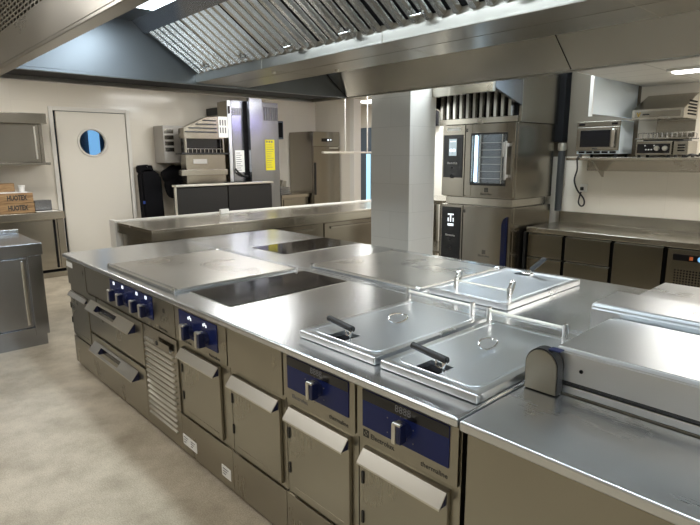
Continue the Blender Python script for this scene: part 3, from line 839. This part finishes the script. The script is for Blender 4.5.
# dishwasher with sloped hood
dw = thing('hood_dishwasher', 'hood type dishwasher with a slanted louvred cover', 'dishwasher', (-3.75, 3.1, 0))
MB().prism([(2.77, 1.90), (2.77, 2.05), (3.16, 2.225), (3.37, 2.25), (3.47, 2.25), (3.47, 1.90)], 'x', -3.68, -3.5, .006).build('cover', 'oven_steel', dw)
lo = MB()
for i in range(4):
    z = 1.99+i*.06; ya = 2.77+max(0, (z-2.02))*2.0
    lo.box(-3.5, -3.48, ya+.03, 3.33, z, z+.020, .002); 
lo.build('louvre', 'grey_rubber', dw)
B(-3.5, -3.487, 3.37, 3.54, 1.92, 2.25, .003).build('side_sheet', 'white_sticker', dw)
for zz in (1.99, 2.11):
    vs = MB()
    for k in range(3): vs.box(-3.487, -3.483, 3.39+k*.045, 3.413+k*.045, zz, zz+.09)
    vs.build('vent', 'grey_print', dw)
B(-3.68, -3.60, 2.80, 3.46, 1.681, 1.898).build('chamber', 'black_panel', dw)
B(-3.68, -3.46, 2.70, 3.54, 1.655, 1.68, .004).build('rack_rail', 'black_rubber', dw)
wr_ = MB()
for k in range(9): wr_.tube([(-3.52, 2.84+k*.07, 1.682), (-3.52, 2.84+k*.07, 1.74)], .005, 6, smooth=0)
wr_.tube([(-3.52, 2.80, 1.74), (-3.52, 3.44, 1.74)], .006, 6, smooth=0)
wr_.build('rack', 'chrome', dw)
for yy in (2.79, 3.44): B(-3.56, -3.51, yy, yy+.025, 1.681, 1.899, .003).build('corner_post', 'back_steel', dw)
B(-3.68, -3.5, 2.78, 3.47, .2, 1.654, .004).build('body', 'oven_steel', dw)
B(-3.5, -3.49, 2.90, 3.14, 1.51, 1.58, .003).build('name_plate', 'grey_cabinet_paint', dw)
B(-3.52, -3.42, 2.66, 3.46, 1.33, 1.42, .004).build('ledge', 'back_steel', dw)
for yy in (2.85, 3.40): MB().cyl((-3.58, yy, 0), (-3.58, yy, .2), .025, n=12).build('leg', 'black_rubber', dw)
# tall steel machine with labels
tm = thing('tall_dish_machine', 'tall bluish steel machine with white and yellow notices', 'dishwasher', (-3.85, 4.0, 0))
B(-3.85, -3.5, 3.625, 4.55, .15, 2.52, .006).build('body', 'cool_steel', tm)
B(-3.82, -3.52, 3.55, 3.62, .15, 2.50, .004).build('side_sheet', 'oven_steel', tm)
B(-3.52, -3.49, 3.55, 3.61, .15, 2.51, .004).build('side_rail', 'polished_steel', tm)
B(-4.2, -3.455, 3.555, 3.575, 2.30, 2.42, .002).build('latch', 'black_rubber', tm)
v = MB(); v2 = MB()
for k in range(6):
    v.box(-3.5, -3.494, 3.64+k*.032, 3.656+k*.032, 2.28, 2.40); v2.box(-3.5, -3.494, 4.25+k*.05, 4.275+k*.05, 2.22, 2.44)
v.build('vent', 'grey_print', tm); v2.build('vent', 'grey_print', tm)
s = B(-3.5, -3.495, 3.66, 3.83, 1.36, 1.72).build('notice', 'white_sticker', tm); s['label'] = 'white printed notice'
ln = MB()
for q in range(9): ln.box(-3.495, -3.4935, 3.675, 3.75+.06*random.random(), 1.39+q*.035, 1.40+q*.035)
ln.build('print', 'grey_print', s)
s = B(-3.5, -3.495, 4.26, 4.45, 1.38, 1.90).build('notice', 'yellow_sticker', tm); s['label'] = 'yellow printed notice'
ln = MB()
for q in range(11): ln.box(-3.495, -3.4935, 4.28, 4.37+.06*random.random(), 1.43+q*.038, 1.437+q*.038)
for q in range(3): ln.box(-3.495, -3.4935, 4.28+q*.05, 4.31+q*.05, 1.85, 1.88)
ln.build('print', 'grey_print', s)
B(-3.5, -3.488, 3.84, 3.95, .6, 2.51).build('cable_channel', 'black_matte', tm)
# flat steel post standing in front of the machine
po = thing('service_post', 'flat bluish steel service post in front of the tall dish machine', 'post', (-3.30, 4.0, 0))
B(-3.44, -3.36, 3.88, 4.13, 0, CZ-.002, .004).build('post', 'cool_steel', po)
B(-3.43, -3.35, 3.84, 4.13, 0, .02, .003).build('foot_plate', 'cool_steel', po)
o = MB().tube([(-3.45, 3.62, 1.42), (-3.45, 3.68, 1.36), (-3.45, 3.77, 1.30), (-3.45, 3.86, 1.29)], .016, 8).build('hose', 'cable_black'); tag(o, 'black hose sagging in front of the tall dish machine', 'hose')
gr = thing('speaker_box', 'small dark grille box on the wall right of the tall machine', 'box', (-4.1, 4.9, 1.9))
B(-4.25, -3.7, 4.66, 4.80, 1.92, 2.24, .006).build('body', 'slate_door', gr)
B(-3.70, -3.696, 4.675, 4.785, 1.95, 2.21, .001).build('grille', 'black_matte', gr)
# low steel side counter by the fridge with a stack of bowls
lc = thing('side_counter', 'low steel counter between the dish machine and the fridge', 'counter', (-3.9, 5.0, 0))
B(-4.2, -3.58, 4.64, 5.28, .87, .925, .005).build('worktop', 'back_top_steel', lc)
B(-4.18, -3.62, 4.66, 5.27, .1, .868, .003).build('body', 'back_steel', lc)
d_ = B(-3.62, -3.605, 4.70, 4.96, .14, .84, .003).build('door', 'back_steel', lc)
B(-4.15, -3.66, 4.68, 5.25, 0, .1).build('plinth', 'black_matte', lc)
bw = thing('pan_stack', 'stack of grey steel pans on the low side counter', 'pans', (-3.72, 4.76, .925))
for k in range(4):
    B(-3.86+.004*k, -3.63-.004*k, 4.66, 4.88-.008*k, .927+k*.035, .955+k*.035, .008).build('pan', 'cool_steel', bw)
for k in range(5):
    a = random.uniform(-.5, .5)
    B(-3.84, -3.66, 4.68+.03*k, 4.692+.03*k, 1.068, 1.15+.02*(k % 3), .004, rot=Matrix.Rotation(a*.5, 3, 'X')).build('lid', 'bright_handle_steel', bw)
# fridge
fg = thing('tall_fridge', 'tall stainless fridge with a small black display in the far corner', 'fridge', (-3.85, 5.65, 0))
B(-4.22, -3.525, 5.31, 5.97, .10, 2.07, .006).build('body', 'oven_steel', fg)
B(-3.523, -3.49, 5.315, 5.965, 1.80, 2.068, .006).build('control_fascia', 'back_steel', fg)
d_ = B(-3.523, -3.48, 5.315, 5.965, .14, 1.79, .006).build('door', 'oven_steel', fg)
B(-3.48, -3.45, 5.33, 5.35, .9, 1.5, .004).build('handle', 'black_rubber', d_)
s = B(-3.49, -3.486, 5.52, 5.78, 1.885, 1.945, .002).build('display', 'black_panel', fg)
iz = MB(); iz.box(-3.486, -3.485, 5.66, 5.70, 1.90, 1.93); iz.box(-3.486, -3.485, 5.73, 5.76, 1.905, 1.93); iz.build('digits', 'lit_icon', s)
B(-3.48, -3.465, 5.70, 5.92, 1.755, 1.785, .003).build('badge', 'bright_handle_steel', fg)
for yy in (5.38, 5.9): MB().cyl((-3.6, yy, 0), (-3.6, yy, .1), .03, n=12).build('leg', 'black_rubber', fg)

# bags on the left wall
def blob(pts, seg=2):
    mb = MB()
    for (c, r, sc_) in pts:
        b = bmesh.new(); bmesh.ops.create_icosphere(b, subdivisions=3, radius=r)
        for v in b.verts:
            v.co = Vector((v.co.x*sc_[0], v.co.y*sc_[1], v.co.z*sc_[2]))*(1+.06*math.sin(23*v.co.y+7*v.co.z)+.05*math.sin(31*v.co.z))
        mb._merge(b, Matrix.Translation(c))
    return mb
bg = thing('garment_bag', 'tall black bag with a blue patch hanging beside the white door', 'bag', (-4.15, 2.45, .6))
MB().prism([(2.30, .62), (2.285, 1.36), (2.32, 1.42), (2.50, 1.42), (2.62, 1.33), (2.64, .62)], 'x', -4.24, -4.06, .03).build('body', 'black_cloth', bg)
MB().prism([(2.28, 1.365), (2.275, 1.485), (2.44, 1.50), (2.455, 1.46), (2.49, 1.50), (2.52, 1.38)], 'x', -4.235, -4.09, .015).build('flap', 'black_cloth', bg)
B(-4.075, -4.062, 2.29, 2.44, .885, .93, .004).build('patch', 'blue_cloth', bg)
MB().box(-4.25, -4.09, 2.40, 2.415, 1.46, 1.475).build('hook', 'bright_handle_steel', bg)
jk = thing('black_jacket', 'bunched black jacket hanging by the dishwasher', 'jacket', (-4.1, 2.8, .8))
blob([((-4.12, 2.84, 1.33), .20, (.55, .95, .75)), ((-4.12, 2.95, 1.37), .18, (.6, 1.0, .6)), ((-4.12, 2.82, 1.15), .16, (.7, .8, 1.3)), ((-4.12, 2.92, 1.20), .17, (.7, .9, 1.1)), ((-4.12, 2.90, .92), .09, (.8, .8, 2.2))]).build('body', 'black_cloth', jk)
MB().cyl((-4.245, 2.86, 1.45), (-4.12, 2.86, 1.45), .012, n=10).build('hook', 'bright_handle_steel', jk)

# unseen insect lamp, added for violet reflections on the tall dish machine
il = thing('added_insect_lamp', 'added violet insect lamp, unseen on the return wall behind the column', 'lamp', (-.53, 5.5, 2.25))
B(-.56, -.502, 5.15, 5.85, 2.22, 2.50, .004).build('housing', 'white_plastic', il)
for z in (2.29, 2.36, 2.43): MB().cyl((-.575, 5.2, z), (-.575, 5.8, z), .012, n=10).build('tube', 'added_purple_lamp', il)
# corridor
sd = struct('door_2', B(-6.0, -4.55, 8.12, 8.19, 0, 2.27, .006), 'slate_door', 'slate blue double door at the end of the corridor', 'door')
o = B(-4.92, -4.79, 8.105, 8.118, .55, 1.66).build('window_2', 'lit_pale_blue'); struct('window_2', o, None, 'narrow glowing glass strip in the slate door', 'window')

# ------------------------------------------------------------------ ovens
def combi(z0, z1, label, lower=False):
    t = thing('combi_oven', label, 'oven', (1.29, 3.85, z0), 'stacked combi ovens')
    x0, x1 = (.895, 1.755); yf = 3.5
    B(x0, x1, yf+.03, 4.25, z0, z1, .008, 3).build('body', 'oven_steel', t)
    # left control column
    cpn = B(x0, 1.175, yf+.005, yf+.03, z0+.01, z1-.005, .004).build('control_column', 'oven_steel', t)
    h = z1-z0
    if lower: g = B(x0+.02, 1.155, yf-.001, yf+.004, z0+h*.12, z1-.03, .003)
    else: g = B(x0+.02, 1.155, yf-.001, yf+.004, z0+h*.27, z1-.10, .003)
    gp = g.build('touch_panel', 'black_panel', t)
    cx = 1.03; zt = z1-.085 if lower else z1-.14
    B(cx-.045, cx+.05, yf-.003, yf-.001, zt-.17, zt, .001).build('screen', 'lit_display' if not lower else 'black_panel', gp)
    sc_ = MB()
    if lower:
        for (a, b_, c, d_) in ((-.035, .04, -.03, -.015), (-.005, .01, -.10, -.03), (-.035, -.02, -.10, -.06), (.03, .042, -.10, -.06), (-.035, .04, -.145, -.12)):
            sc_.box(cx+a, cx+b_, yf-.004, yf-.003, zt+c, zt+d_)
    else:
        for (a, b_, c, d_) in ((-.03, .04, -.03, -.022), (-.035, -.005, -.13, -.10), (.005, .035, -.13, -.10)): sc_.box(cx+a, cx+b_, yf-.004, yf-.003, zt+c, zt+d_)
    sc_.build('screen_graphic', 'lit_icon', gp)
    text('Electrolux', .03, 'lettering', 'white_sticker', gp, (cx, yf-.002, zt-.245), R_FRONT)
    dl = MB(); dl.cyl((cx, yf-.001, zt-.38), (cx, yf-.008, zt-.38), .022, n=20, bev=.002); dl.box(cx-.008, cx+.008, yf-.003, yf-.001, zt-.30, zt-.285); dl.build('dial', 'black_rubber', gp)
    # door
    xd0, xd1 = 1.195, x1-.002
    if lower:
        dr = B(xd0, xd1, yf-.012, yf+.028, z0+.02, z1-.004, .006).build('door', 'oven_steel', t)
        hb = MB(); hb.prism([(1.675, z0+.10), (1.66, z0+.14), (1.66, z1-.16), (1.675, z1-.11), (1.715, z1-.08), (1.715, z0+.06)], 'y', yf-.035, yf-.013, .005)
        hb.build('handle', 'blue_plastic', dr)['label'] = 'dark blue recessed door handle'
        zm = z0+.235
    else:
        # glazed door frame
        wx0, wx1, wz0, wz1 = 1.275, 1.66, z0+.15, z1-.105
        fr_ = MB()
        fr_.box(xd0, wx0, yf-.012, yf+.028, z0+.02, z1-.004, .004); fr_.box(wx1, xd1, yf-.012, yf+.028, z0+.02, z1-.004, .004)
        fr_.box(wx0, wx1, yf-.012, yf+.028, z0+.02, wz0, .004); fr_.box(wx0, wx1, yf-.012, yf+.028, wz1, z1-.004, .004)
        dr = fr_.build('door', 'oven_steel', t)
        gk = MB(); e = .022
        gk.box(wx0-.012, wx1+.012, yf-.016, yf-.011, wz0-e, wz0, .002); gk.box(wx0-.012, wx1+.012, yf-.016, yf-.011, wz1, wz1+e*.6, .002)
        gk.box(wx0-.014, wx0, yf-.016, yf-.011, wz0, wz1, .002); gk.box(wx1, wx1+.012, yf-.016, yf-.011, wz0, wz1, .002)
        gk.build('gasket', 'black_rubber', dr)
        B(wx0, wx1, yf-.006, yf+.002, wz0, wz1).build('glass', 'clear_glass', dr)
        hb = MB(); hb.box(1.675, 1.70, yf-.075, yf-.05, wz0+.04, wz1-.07, .010); hb.box(1.68, 1.695, yf-.06, yf-.012, wz0+.06, wz0+.09, .004); hb.box(1.68, 1.695, yf-.06, yf-.012, wz1-.12, wz1-.09, .004)
        hb.box(1.655, 1.68, yf-.085, yf-.055, (wz0+wz1)/2+.02, wz1-.08, .008)
        hb.build('handle', 'grey_cabinet_paint', dr)
        # rack lights and trays inside the window, in the shallow recess of the door
        rk = MB()
        for k in range(6):
            zz = wz0+.045+k*(wz1-wz0-.06)/6
            rk.box(wx0+.06, wx1-.04, yf+.008, yf+.024, zz, zz+.006)
        rk.box(wx0+.075, wx0+.09, yf+.008, yf+.024, wz0, wz1); rk.box(wx1-.06, wx1-.05, yf+.008, yf+.024, wz0, wz1)
        rk.build('rack', 'chrome', t)
        B(wx0+.018, wx0+.04, yf+.012, yf+.022, wz0+.01, wz1-.01).build('lamp', 'oven_lamp_glass', t)
        B(wx0, wx1, yf+.026, yf+.029, wz0, wz1).build('cavity', 'cool_steel', t)
        zm = z0+.085
        s = B(.95, 1.12, yf+.0, yf+.005, z1-.06, z1-.03, .001).build('name_plate', 'white_sticker', t)
    em = MB(); emblem(em, 1.46, yf-.0125, zm, .04); em.build('emblem', 'dark_print', dr)
    text('Electrolux', .032, 'lettering', 'dark_print', dr, (1.46, yf-.013, zm-.04), R_FRONT)
    em = MB(); emblem(em, 1.205, yf-.0125, z1-.06, .032); em.build('emblem', 'black_rubber', dr)
    return t
combi(1.195, 1.925, 'upper combi oven with a lit glass window, below the small hood')
combi(.42, 1.115, 'lower combi oven with a blank steel door, under the glazed oven', True)
os_ = thing('oven_stand', 'low steel stand carrying the two combi ovens', 'stand', (1.3, 3.9, 0))
B(.86, 1.75, 3.55, 4.25, .34, .418, .004).build('shelf', 'back_steel', os_)
for xx in (.9, 1.71):
    for yy in (3.6, 4.2): B(xx-.02, xx+.02, yy-.02, yy+.02, 0, .34, .003).build('leg', 'back_steel', os_)
sp = thing('oven_spacer', 'steel spacer plate between the upper and lower ovens', 'spacer', (1.3, 3.9, 1.117))
B(.93, 1.72, 3.54, 4.2, 1.117, 1.193, .004).build('plate', 'back_top_steel', sp)
# oven canopy
oc = thing('oven_canopy', 'steel canopy with vertical baffle slats over the ovens', 'hood', (1.28, 3.7, 1.93))
B(.80, 1.765, 3.56, 4.27, 1.927, 2.42, .004).build('box', 'back_steel', oc)
B(.80, 1.765, 3.06, 3.555, 2.30, 2.32, .003).build('top_sheet', 'back_steel', oc)
B(.80, 1.765, 3.06, 3.10, 2.165, 2.298, .005).build('fascia', 'back_top_steel', oc)
for x0, x1 in ((.80, .83), (1.735, 1.765)):
    MB().prism([(3.10, 2.20), (3.10, 2.298), (3.555, 2.298), (3.555, 2.075)], 'x', x0, x1, .002).build('cheek', 'cool_steel' if x0 > 1 else 'oven_steel', oc)
B(.83, 1.735, 3.535, 3.558, 1.93, 1.985, .003).build('bottom_rail', 'back_top_steel', oc)
n = 11
sl = MB()
for k in range(n):
    xa = .85+k*(.875/n); sl.prism([(xa, 3.545), (xa+.010, 3.50), (xa+.040, 3.50), (xa+.050, 3.545)], 'z', 1.985, 2.298)
sl.build('baffle_slats', 'filter_steel', oc, smooth=False)
B(.835, 1.73, 3.548, 3.556, 1.987, 2.297).build('slat_backing', 'black_matte', oc)
# tv-like black panel on the wall left of the ovens
o = thing('wall_monitor', 'black monitor edge on the wall between column and ovens', 'monitor', (-.1, 4.36, 2.1))
B(-.30, .175, 4.33, 4.36, 1.98, 2.31, .004).build('screen', 'black_panel', o)
B(-.15, .02, 4.36, 4.399, 2.08, 2.2).build('bracket', 'black_matte', o)
# side table between column and ovens
st = thing('side_table', 'narrow steel side table left of the lower oven', 'table', (.5, 3.95, 0))
B(.20, .79, 3.68, 4.3, 1.08, 1.125, .004).build('tabletop', 'back_top_steel', st)
for xx in (.23, .76):
    for yy in (3.71, 4.27): B(xx-.022, xx+.022, yy-.022, yy+.022, 0, 1.079, .003).build('leg', 'back_steel', st)
B(.252, .738, 3.70, 4.28, .52, .55, .003).build('shelf', 'back_steel', st)

# ------------------------------------------------------------------ back counter
bw = thing('back_worktop', 'long stainless worktop along the back wall under the microwave shelf', 'worktop', (4, 4.05, .86))
B(1.80, 7.5, 3.70, 4.385, .875, .925, .006, 3).build('top_sheet', 'back_top_steel', bw)
B(1.80, 7.5, 4.36, 4.388, .926, 1.035, .004).build('splashback', 'back_top_steel', bw)
def fcab(x0, x1, label, kind):
    t = thing('counter_fridge', label, 'fridge', ((x0+x1)/2, 4.05, 0), 'refrigerated cabinets of the back counter')
    B(x0, x1, 3.742, 4.35, .12, .872, .002).build('body', 'black_matte', t)
    B(x0+.02, x1-.02, 3.80, 4.3, 0, .118).build('plinth', 'back_steel', t)
    if kind == 'drawers':
        for z0, z1 in ((.64, .862), (.385, .625), (.13, .37)):
            d = B(x0+.012, x1-.012, 3.70, 3.741, z0, z1, .006).build('drawer', 'oven_steel', t)
            B(x0+.02, x1-.02, 3.704, 3.74, z1+.0005, z1+.004).build('pull_edge', 'bright_handle_steel', d)
    elif kind == 'door':
        d = B(x0+.012, x1-.012, 3.70, 3.741, .13, .862, .006).build('door', 'oven_steel', t)
        B(x0+.02, x1-.02, 3.704, 3.74, .8625, .866).build('pull_edge', 'bright_handle_steel', d)
    else:
        d = B(x0+.012, x1-.004, 3.70, 3.741, .13, .866, .006).build('machine_panel', 'oven_steel', t)
        s = B(x0+.055, x0+.36, 3.694, 3.699, .775, .825, .002).build('control_strip', 'black_panel', d)
        B(x0+.175, x0+.20, 3.692, 3.694, .785, .815).build('button', 'red_icon', s)
        MB().cyl((x0+.255, 3.6935, .80), (x0+.255, 3.690, .80), .022, n=18).build('badge', 'lit_blue', s)
        g = MB()
        for i in range(13):
            for j in range(8): g.cyl((x0+.08+i*.022, 3.7005, .54+j*.022), (x0+.08+i*.022, 3.6985, .54+j*.022), .007, n=8)
        g.build('vent_holes', 'black_matte', d)
fcab(1.81, 2.185, 'drawer cabinet of the back counter next to the ovens', 'drawers')
fcab(2.19, 2.625, 'drawer cabinet of the back counter, second from the ovens', 'drawers')
fcab(2.63, 3.05, 'cabinet of the back counter with one tall steel door', 'door')
fcab(3.06, 3.55, 'machine compartment of the back counter with a black control strip and vent holes', 'machine')
fcab(3.56, 4.1, 'cabinet of the back counter right of the machine compartment', 'door')
o = thing('support_leg', 'dark steel leg in the gap between oven and back counter', 'leg', (1.785, 3.72, 0))
B(1.772, 1.797, 3.70, 3.74, 0, .872, .003).build('post', 'black_rubber', o)
MB().cyl((1.785, 3.72, 0), (1.785, 3.72, .03), .02, n=12).build('foot', 'chrome', o)

# wall shelf with microwave and salamander
ws = thing('wall_shelf', 'stainless wall shelf carrying the microwave and the toaster grill', 'shelf', (4, 4.25, 1.57))
B(1.98, 6.8, 4.06, 4.397, 1.565, 1.592, .004).build('board', 'back_top_steel', ws)
B(2.06, 6.8, 4.365, 4.397, 1.46, 1.564, .003).build('rail', 'back_top_steel', ws)
for xx in (2.2, 3.6, 5.0): MB().prism([(4.395, 1.40), (4.395, 1.563), (4.12, 1.563)], 'x', xx, xx+.02).build('bracket', 'back_top_steel', ws)
mw_ = thing('microwave', 'stainless microwave oven on the wall shelf', 'microwave', (2.27, 4.24, 1.592))
B(2.065, 2.465, 4.09, 4.395, 1.625, 1.925, .006).build('body', 'pale_reflection_steel', mw_)
B(2.065, 2.465, 4.068, 4.089, 1.875, 1.925, .003).build('top_fascia', 'back_steel', mw_)
B(2.085, 2.14, 4.065, 4.068, 1.888, 1.908).build('display', 'black_panel', mw_); B(2.39, 2.44, 4.065, 4.068, 1.888, 1.908).build('dial', 'black_panel', mw_)
d_ = B(2.068, 2.462, 4.066, 4.089, 1.655, 1.872, .004).build('door', 'back_steel', mw_)
B(2.105, 2.385, 4.062, 4.066, 1.69, 1.845, .003).build('window', 'black_panel', d_)
B(2.405, 2.435, 4.03, 4.05, 1.68, 1.85, .007).build('handle', 'chrome', d_)
hh = MB(); hh.box(2.412, 2.428, 4.05, 4.066, 1.69, 1.71); hh.box(2.412, 2.428, 4.05, 4.066, 1.82, 1.84); hh.build('handle_mount', 'chrome', d_)
B(2.225, 2.275, 4.0645, 4.0662, 1.668, 1.677).build('badge', 'dark_print', d_)
v = MB()
for k in range(5): v.box(2.09+k*.073, 2.145+k*.073, 4.085, 4.0895, 1.632, 1.65)
v.build('vent', 'black_matte', mw_)
for xx in (2.1, 2.43):
    for yy in (4.11, 4.36): MB().cyl((xx, yy, 1.5925), (xx, yy, 1.626), .016, n=12).build('foot', 'black_rubber', mw_)
# hanging steel screen, bluish reflection put into its base colour
sn = thing('hanging_screen', 'tall polished steel side screen hanging above the microwave', 'screen', (2.45, 3.95, 1.95))
B(2.455, 2.475, 3.44, 4.392, 1.95, 2.75, .003).build('panel', 'pale_reflection_steel', sn)
B(2.45, 2.48, 3.425, 3.44, 1.93, 2.75, .002).build('edge_strip', 'white_sticker', sn)
# toaster grill
tg = thing('toaster_grill', 'table top toaster grill with two knobs and a wire rack on the wall shelf', 'toaster', (2.8, 4.2, 1.592))
B(2.605, 2.90, 4.09, 4.36, 1.612, 1.735, .005).build('body', 'back_steel', tg)
B(2.62, 2.885, 4.085, 4.089, 1.63, 1.71, .003).build('control_panel', 'black_panel', tg)
for kx in (2.785, 2.85):
    k = MB(); k.cyl((kx, 4.085, 1.67), (kx, 4.062, 1.67), .023, .019, 20, .003); k.box(kx-.004, kx+.004, 4.058, 4.063, 1.652, 1.69, .001); k.build('knob', 'bright_handle_steel', tg)
iz = MB()
for kx, kz in ((2.68, 1.69), (2.69, 1.655), (2.712, 1.655), (2.735, 1.655), (2.755, 1.69)): iz.box(kx, kx+.012, 4.0835, 4.0855, kz, kz+.010)
iz.build('indicator', 'white_sticker', tg)
B(2.905, 3.02, 4.11, 4.36, 1.612, 1.73, .005).build('side_box', 'back_steel', tg)
v = MB()
for k in range(3): v.box(2.94, 2.995, 4.105, 4.1105, 1.645+k*.022, 1.657+k*.022)
v.build('vent', 'black_matte', tg)
rk = MB()
rk.tube([(2.60, 4.09, 1.752), (3.03, 4.09, 1.752)], .006, 6, smooth=0); rk.tube([(2.60, 4.35, 1.752), (3.03, 4.35, 1.752)], .006, 6, smooth=0)
for k in range(11):
    x_ = 2.62+k*.039; rk.tube([(x_, 4.09, 1.752), (x_, 4.09, 1.80), (x_+.012, 4.20, 1.808), (x_, 4.35, 1.80), (x_, 4.35, 1.752)], .0035, 6, smooth=0)
rk.build('wire_rack', 'chrome', tg)
B(2.66, 2.98, 4.10, 4.34, 1.7355, 1.746, .003).build('tray', 'black_rubber', tg)
for xx in (2.63, 2.87, 2.93, 3.0):
    for yy in (4.12, 4.33): MB().cyl((xx, yy, 1.5925), (xx, yy, 1.614), .014, n=10).build('foot', 'black_rubber', tg)
# small hood above it
sh = thing('compact_hood', 'small steel wall hood with a sloping top above the toaster grill', 'hood', (2.8, 4.2, 1.9))
MB().prism([(4.02, 1.92), (4.02, 2.0), (4.36, 2.145), (4.392, 2.145), (4.392, 1.92)], 'x', 2.575, 2.985, .004).build('shell', 'back_top_steel', sh)
g = MB()
for k in range(5): g.box(2.985, 2.990, 4.13, 4.34, 1.95+k*.027, 1.962+k*.027)
g.build('vent', 'black_matte', sh)
B(2.60, 2.96, 4.016, 4.0205, 1.935, 1.985, .002).build('front_strip', 'oven_steel', sh)
v = MB(); v.prism([(2.615, 1.978), (2.628, 1.94), (2.636, 1.94), (2.65, 1.978), (2.640, 1.978), (2.632, 1.953), (2.625, 1.978)], 'y', 4.0135, 4.0165); v.build('emblem', 'gold_mark', sh)
B(2.665, 2.72, 4.0145, 4.0162, 1.952, 1.964).build('badge', 'dark_print', sh)
B(2.66, 2.98, 4.385, 4.397, 1.77, 1.918, .003).build('splash_sheet', 'back_steel', sh)
# cables and socket under the shelf
sk = thing('wall_socket', 'white wall socket under the shelf with a black plug', 'socket', (2.06, 4.39, 1.27))
B(2.0, 2.07, 4.375, 4.399, 1.245, 1.325, .006).build('plate', 'white_plastic', sk)
B(2.01, 2.04, 4.35, 4.375, 1.26, 1.295, .006).build('plug', 'black_rubber', sk)
o = MB().tube([(2.12, 4.05, 1.604), (2.10, 4.045, 1.585), (2.07, 4.12, 1.53), (1.97, 4.34, 1.46), (1.94, 4.36, 1.36), (1.98, 4.36, 1.26), (2.05, 4.36, 1.18), (2.06, 4.36, 1.12), (2.03, 4.36, 1.10), (2.0, 4.36, 1.14), (2.02, 4.358, 1.245)], .008, 8, smooth=4).build('power_cord', 'cable_black'); tag(o, 'black power cord looping from the shelf to the wall socket', 'cord')
o = MB().tube([(3.02, 4.09, 1.602), (3.06, 4.08, 1.615), (3.10, 4.12, 1.605), (3.13, 4.09, 1.625), (3.18, 4.14, 1.602), (3.24, 4.10, 1.602)], .010, 8, smooth=4).build('power_cord', 'cable_black'); tag(o, 'black power cord coiled on the shelf right of the toaster grill', 'cord')
# dark pipe behind the ovens
pp = thing('drain_pipe', 'dark grey vertical pipe on the wall right of the ovens', 'pipe', (1.84, 4.33, .93))
MB().cyl((1.80, 4.33, 1.04), (1.80, 4.33, 1.66), .035, n=16).build('pipe', 'grey_rubber', pp)
MB().cyl((1.80, 4.33, 1.66), (1.80, 4.33, 1.74), .042, n=16, bev=.006).build('coupling', 'bright_handle_steel', pp)
MB().box(1.78, 1.82, 4.36, 4.3995, 1.30, 1.33).build('clamp', 'bright_handle_steel', pp)
o = B(1.70, 1.82, 4.285, 4.398, 1.75, CZ-.002, .004).build('gap_shade_strip', 'black_matte'); tag(o, 'black vertical strip for the shaded gap beside the oven canopy', 'dark strip')  # black strip painted in for the shaded gap by the canopy

# ------------------------------------------------------------------ world and colour management
w = bpy.data.worlds.new('world'); sc.world = w; w.use_nodes = True
w.node_tree.nodes['Background'].inputs['Color'].default_value = (.9, .95, 1, 1)
w.node_tree.nodes['Background'].inputs['Strength'].default_value = .02
vs_ = sc.view_settings; vs_.view_transform = 'Standard'; vs_.look = 'None'; vs_.gamma = 1; vs_.use_curve_mapping = False
vs_.exposure = 0.05
sc.cycles.use_denoising = True
sc.cycles.max_bounces = 10; sc.cycles.glossy_bounces = 6; sc.cycles.diffuse_bounces = 4
sc.cycles.caustics_reflective = True; sc.cycles.sample_clamp_indirect = 6
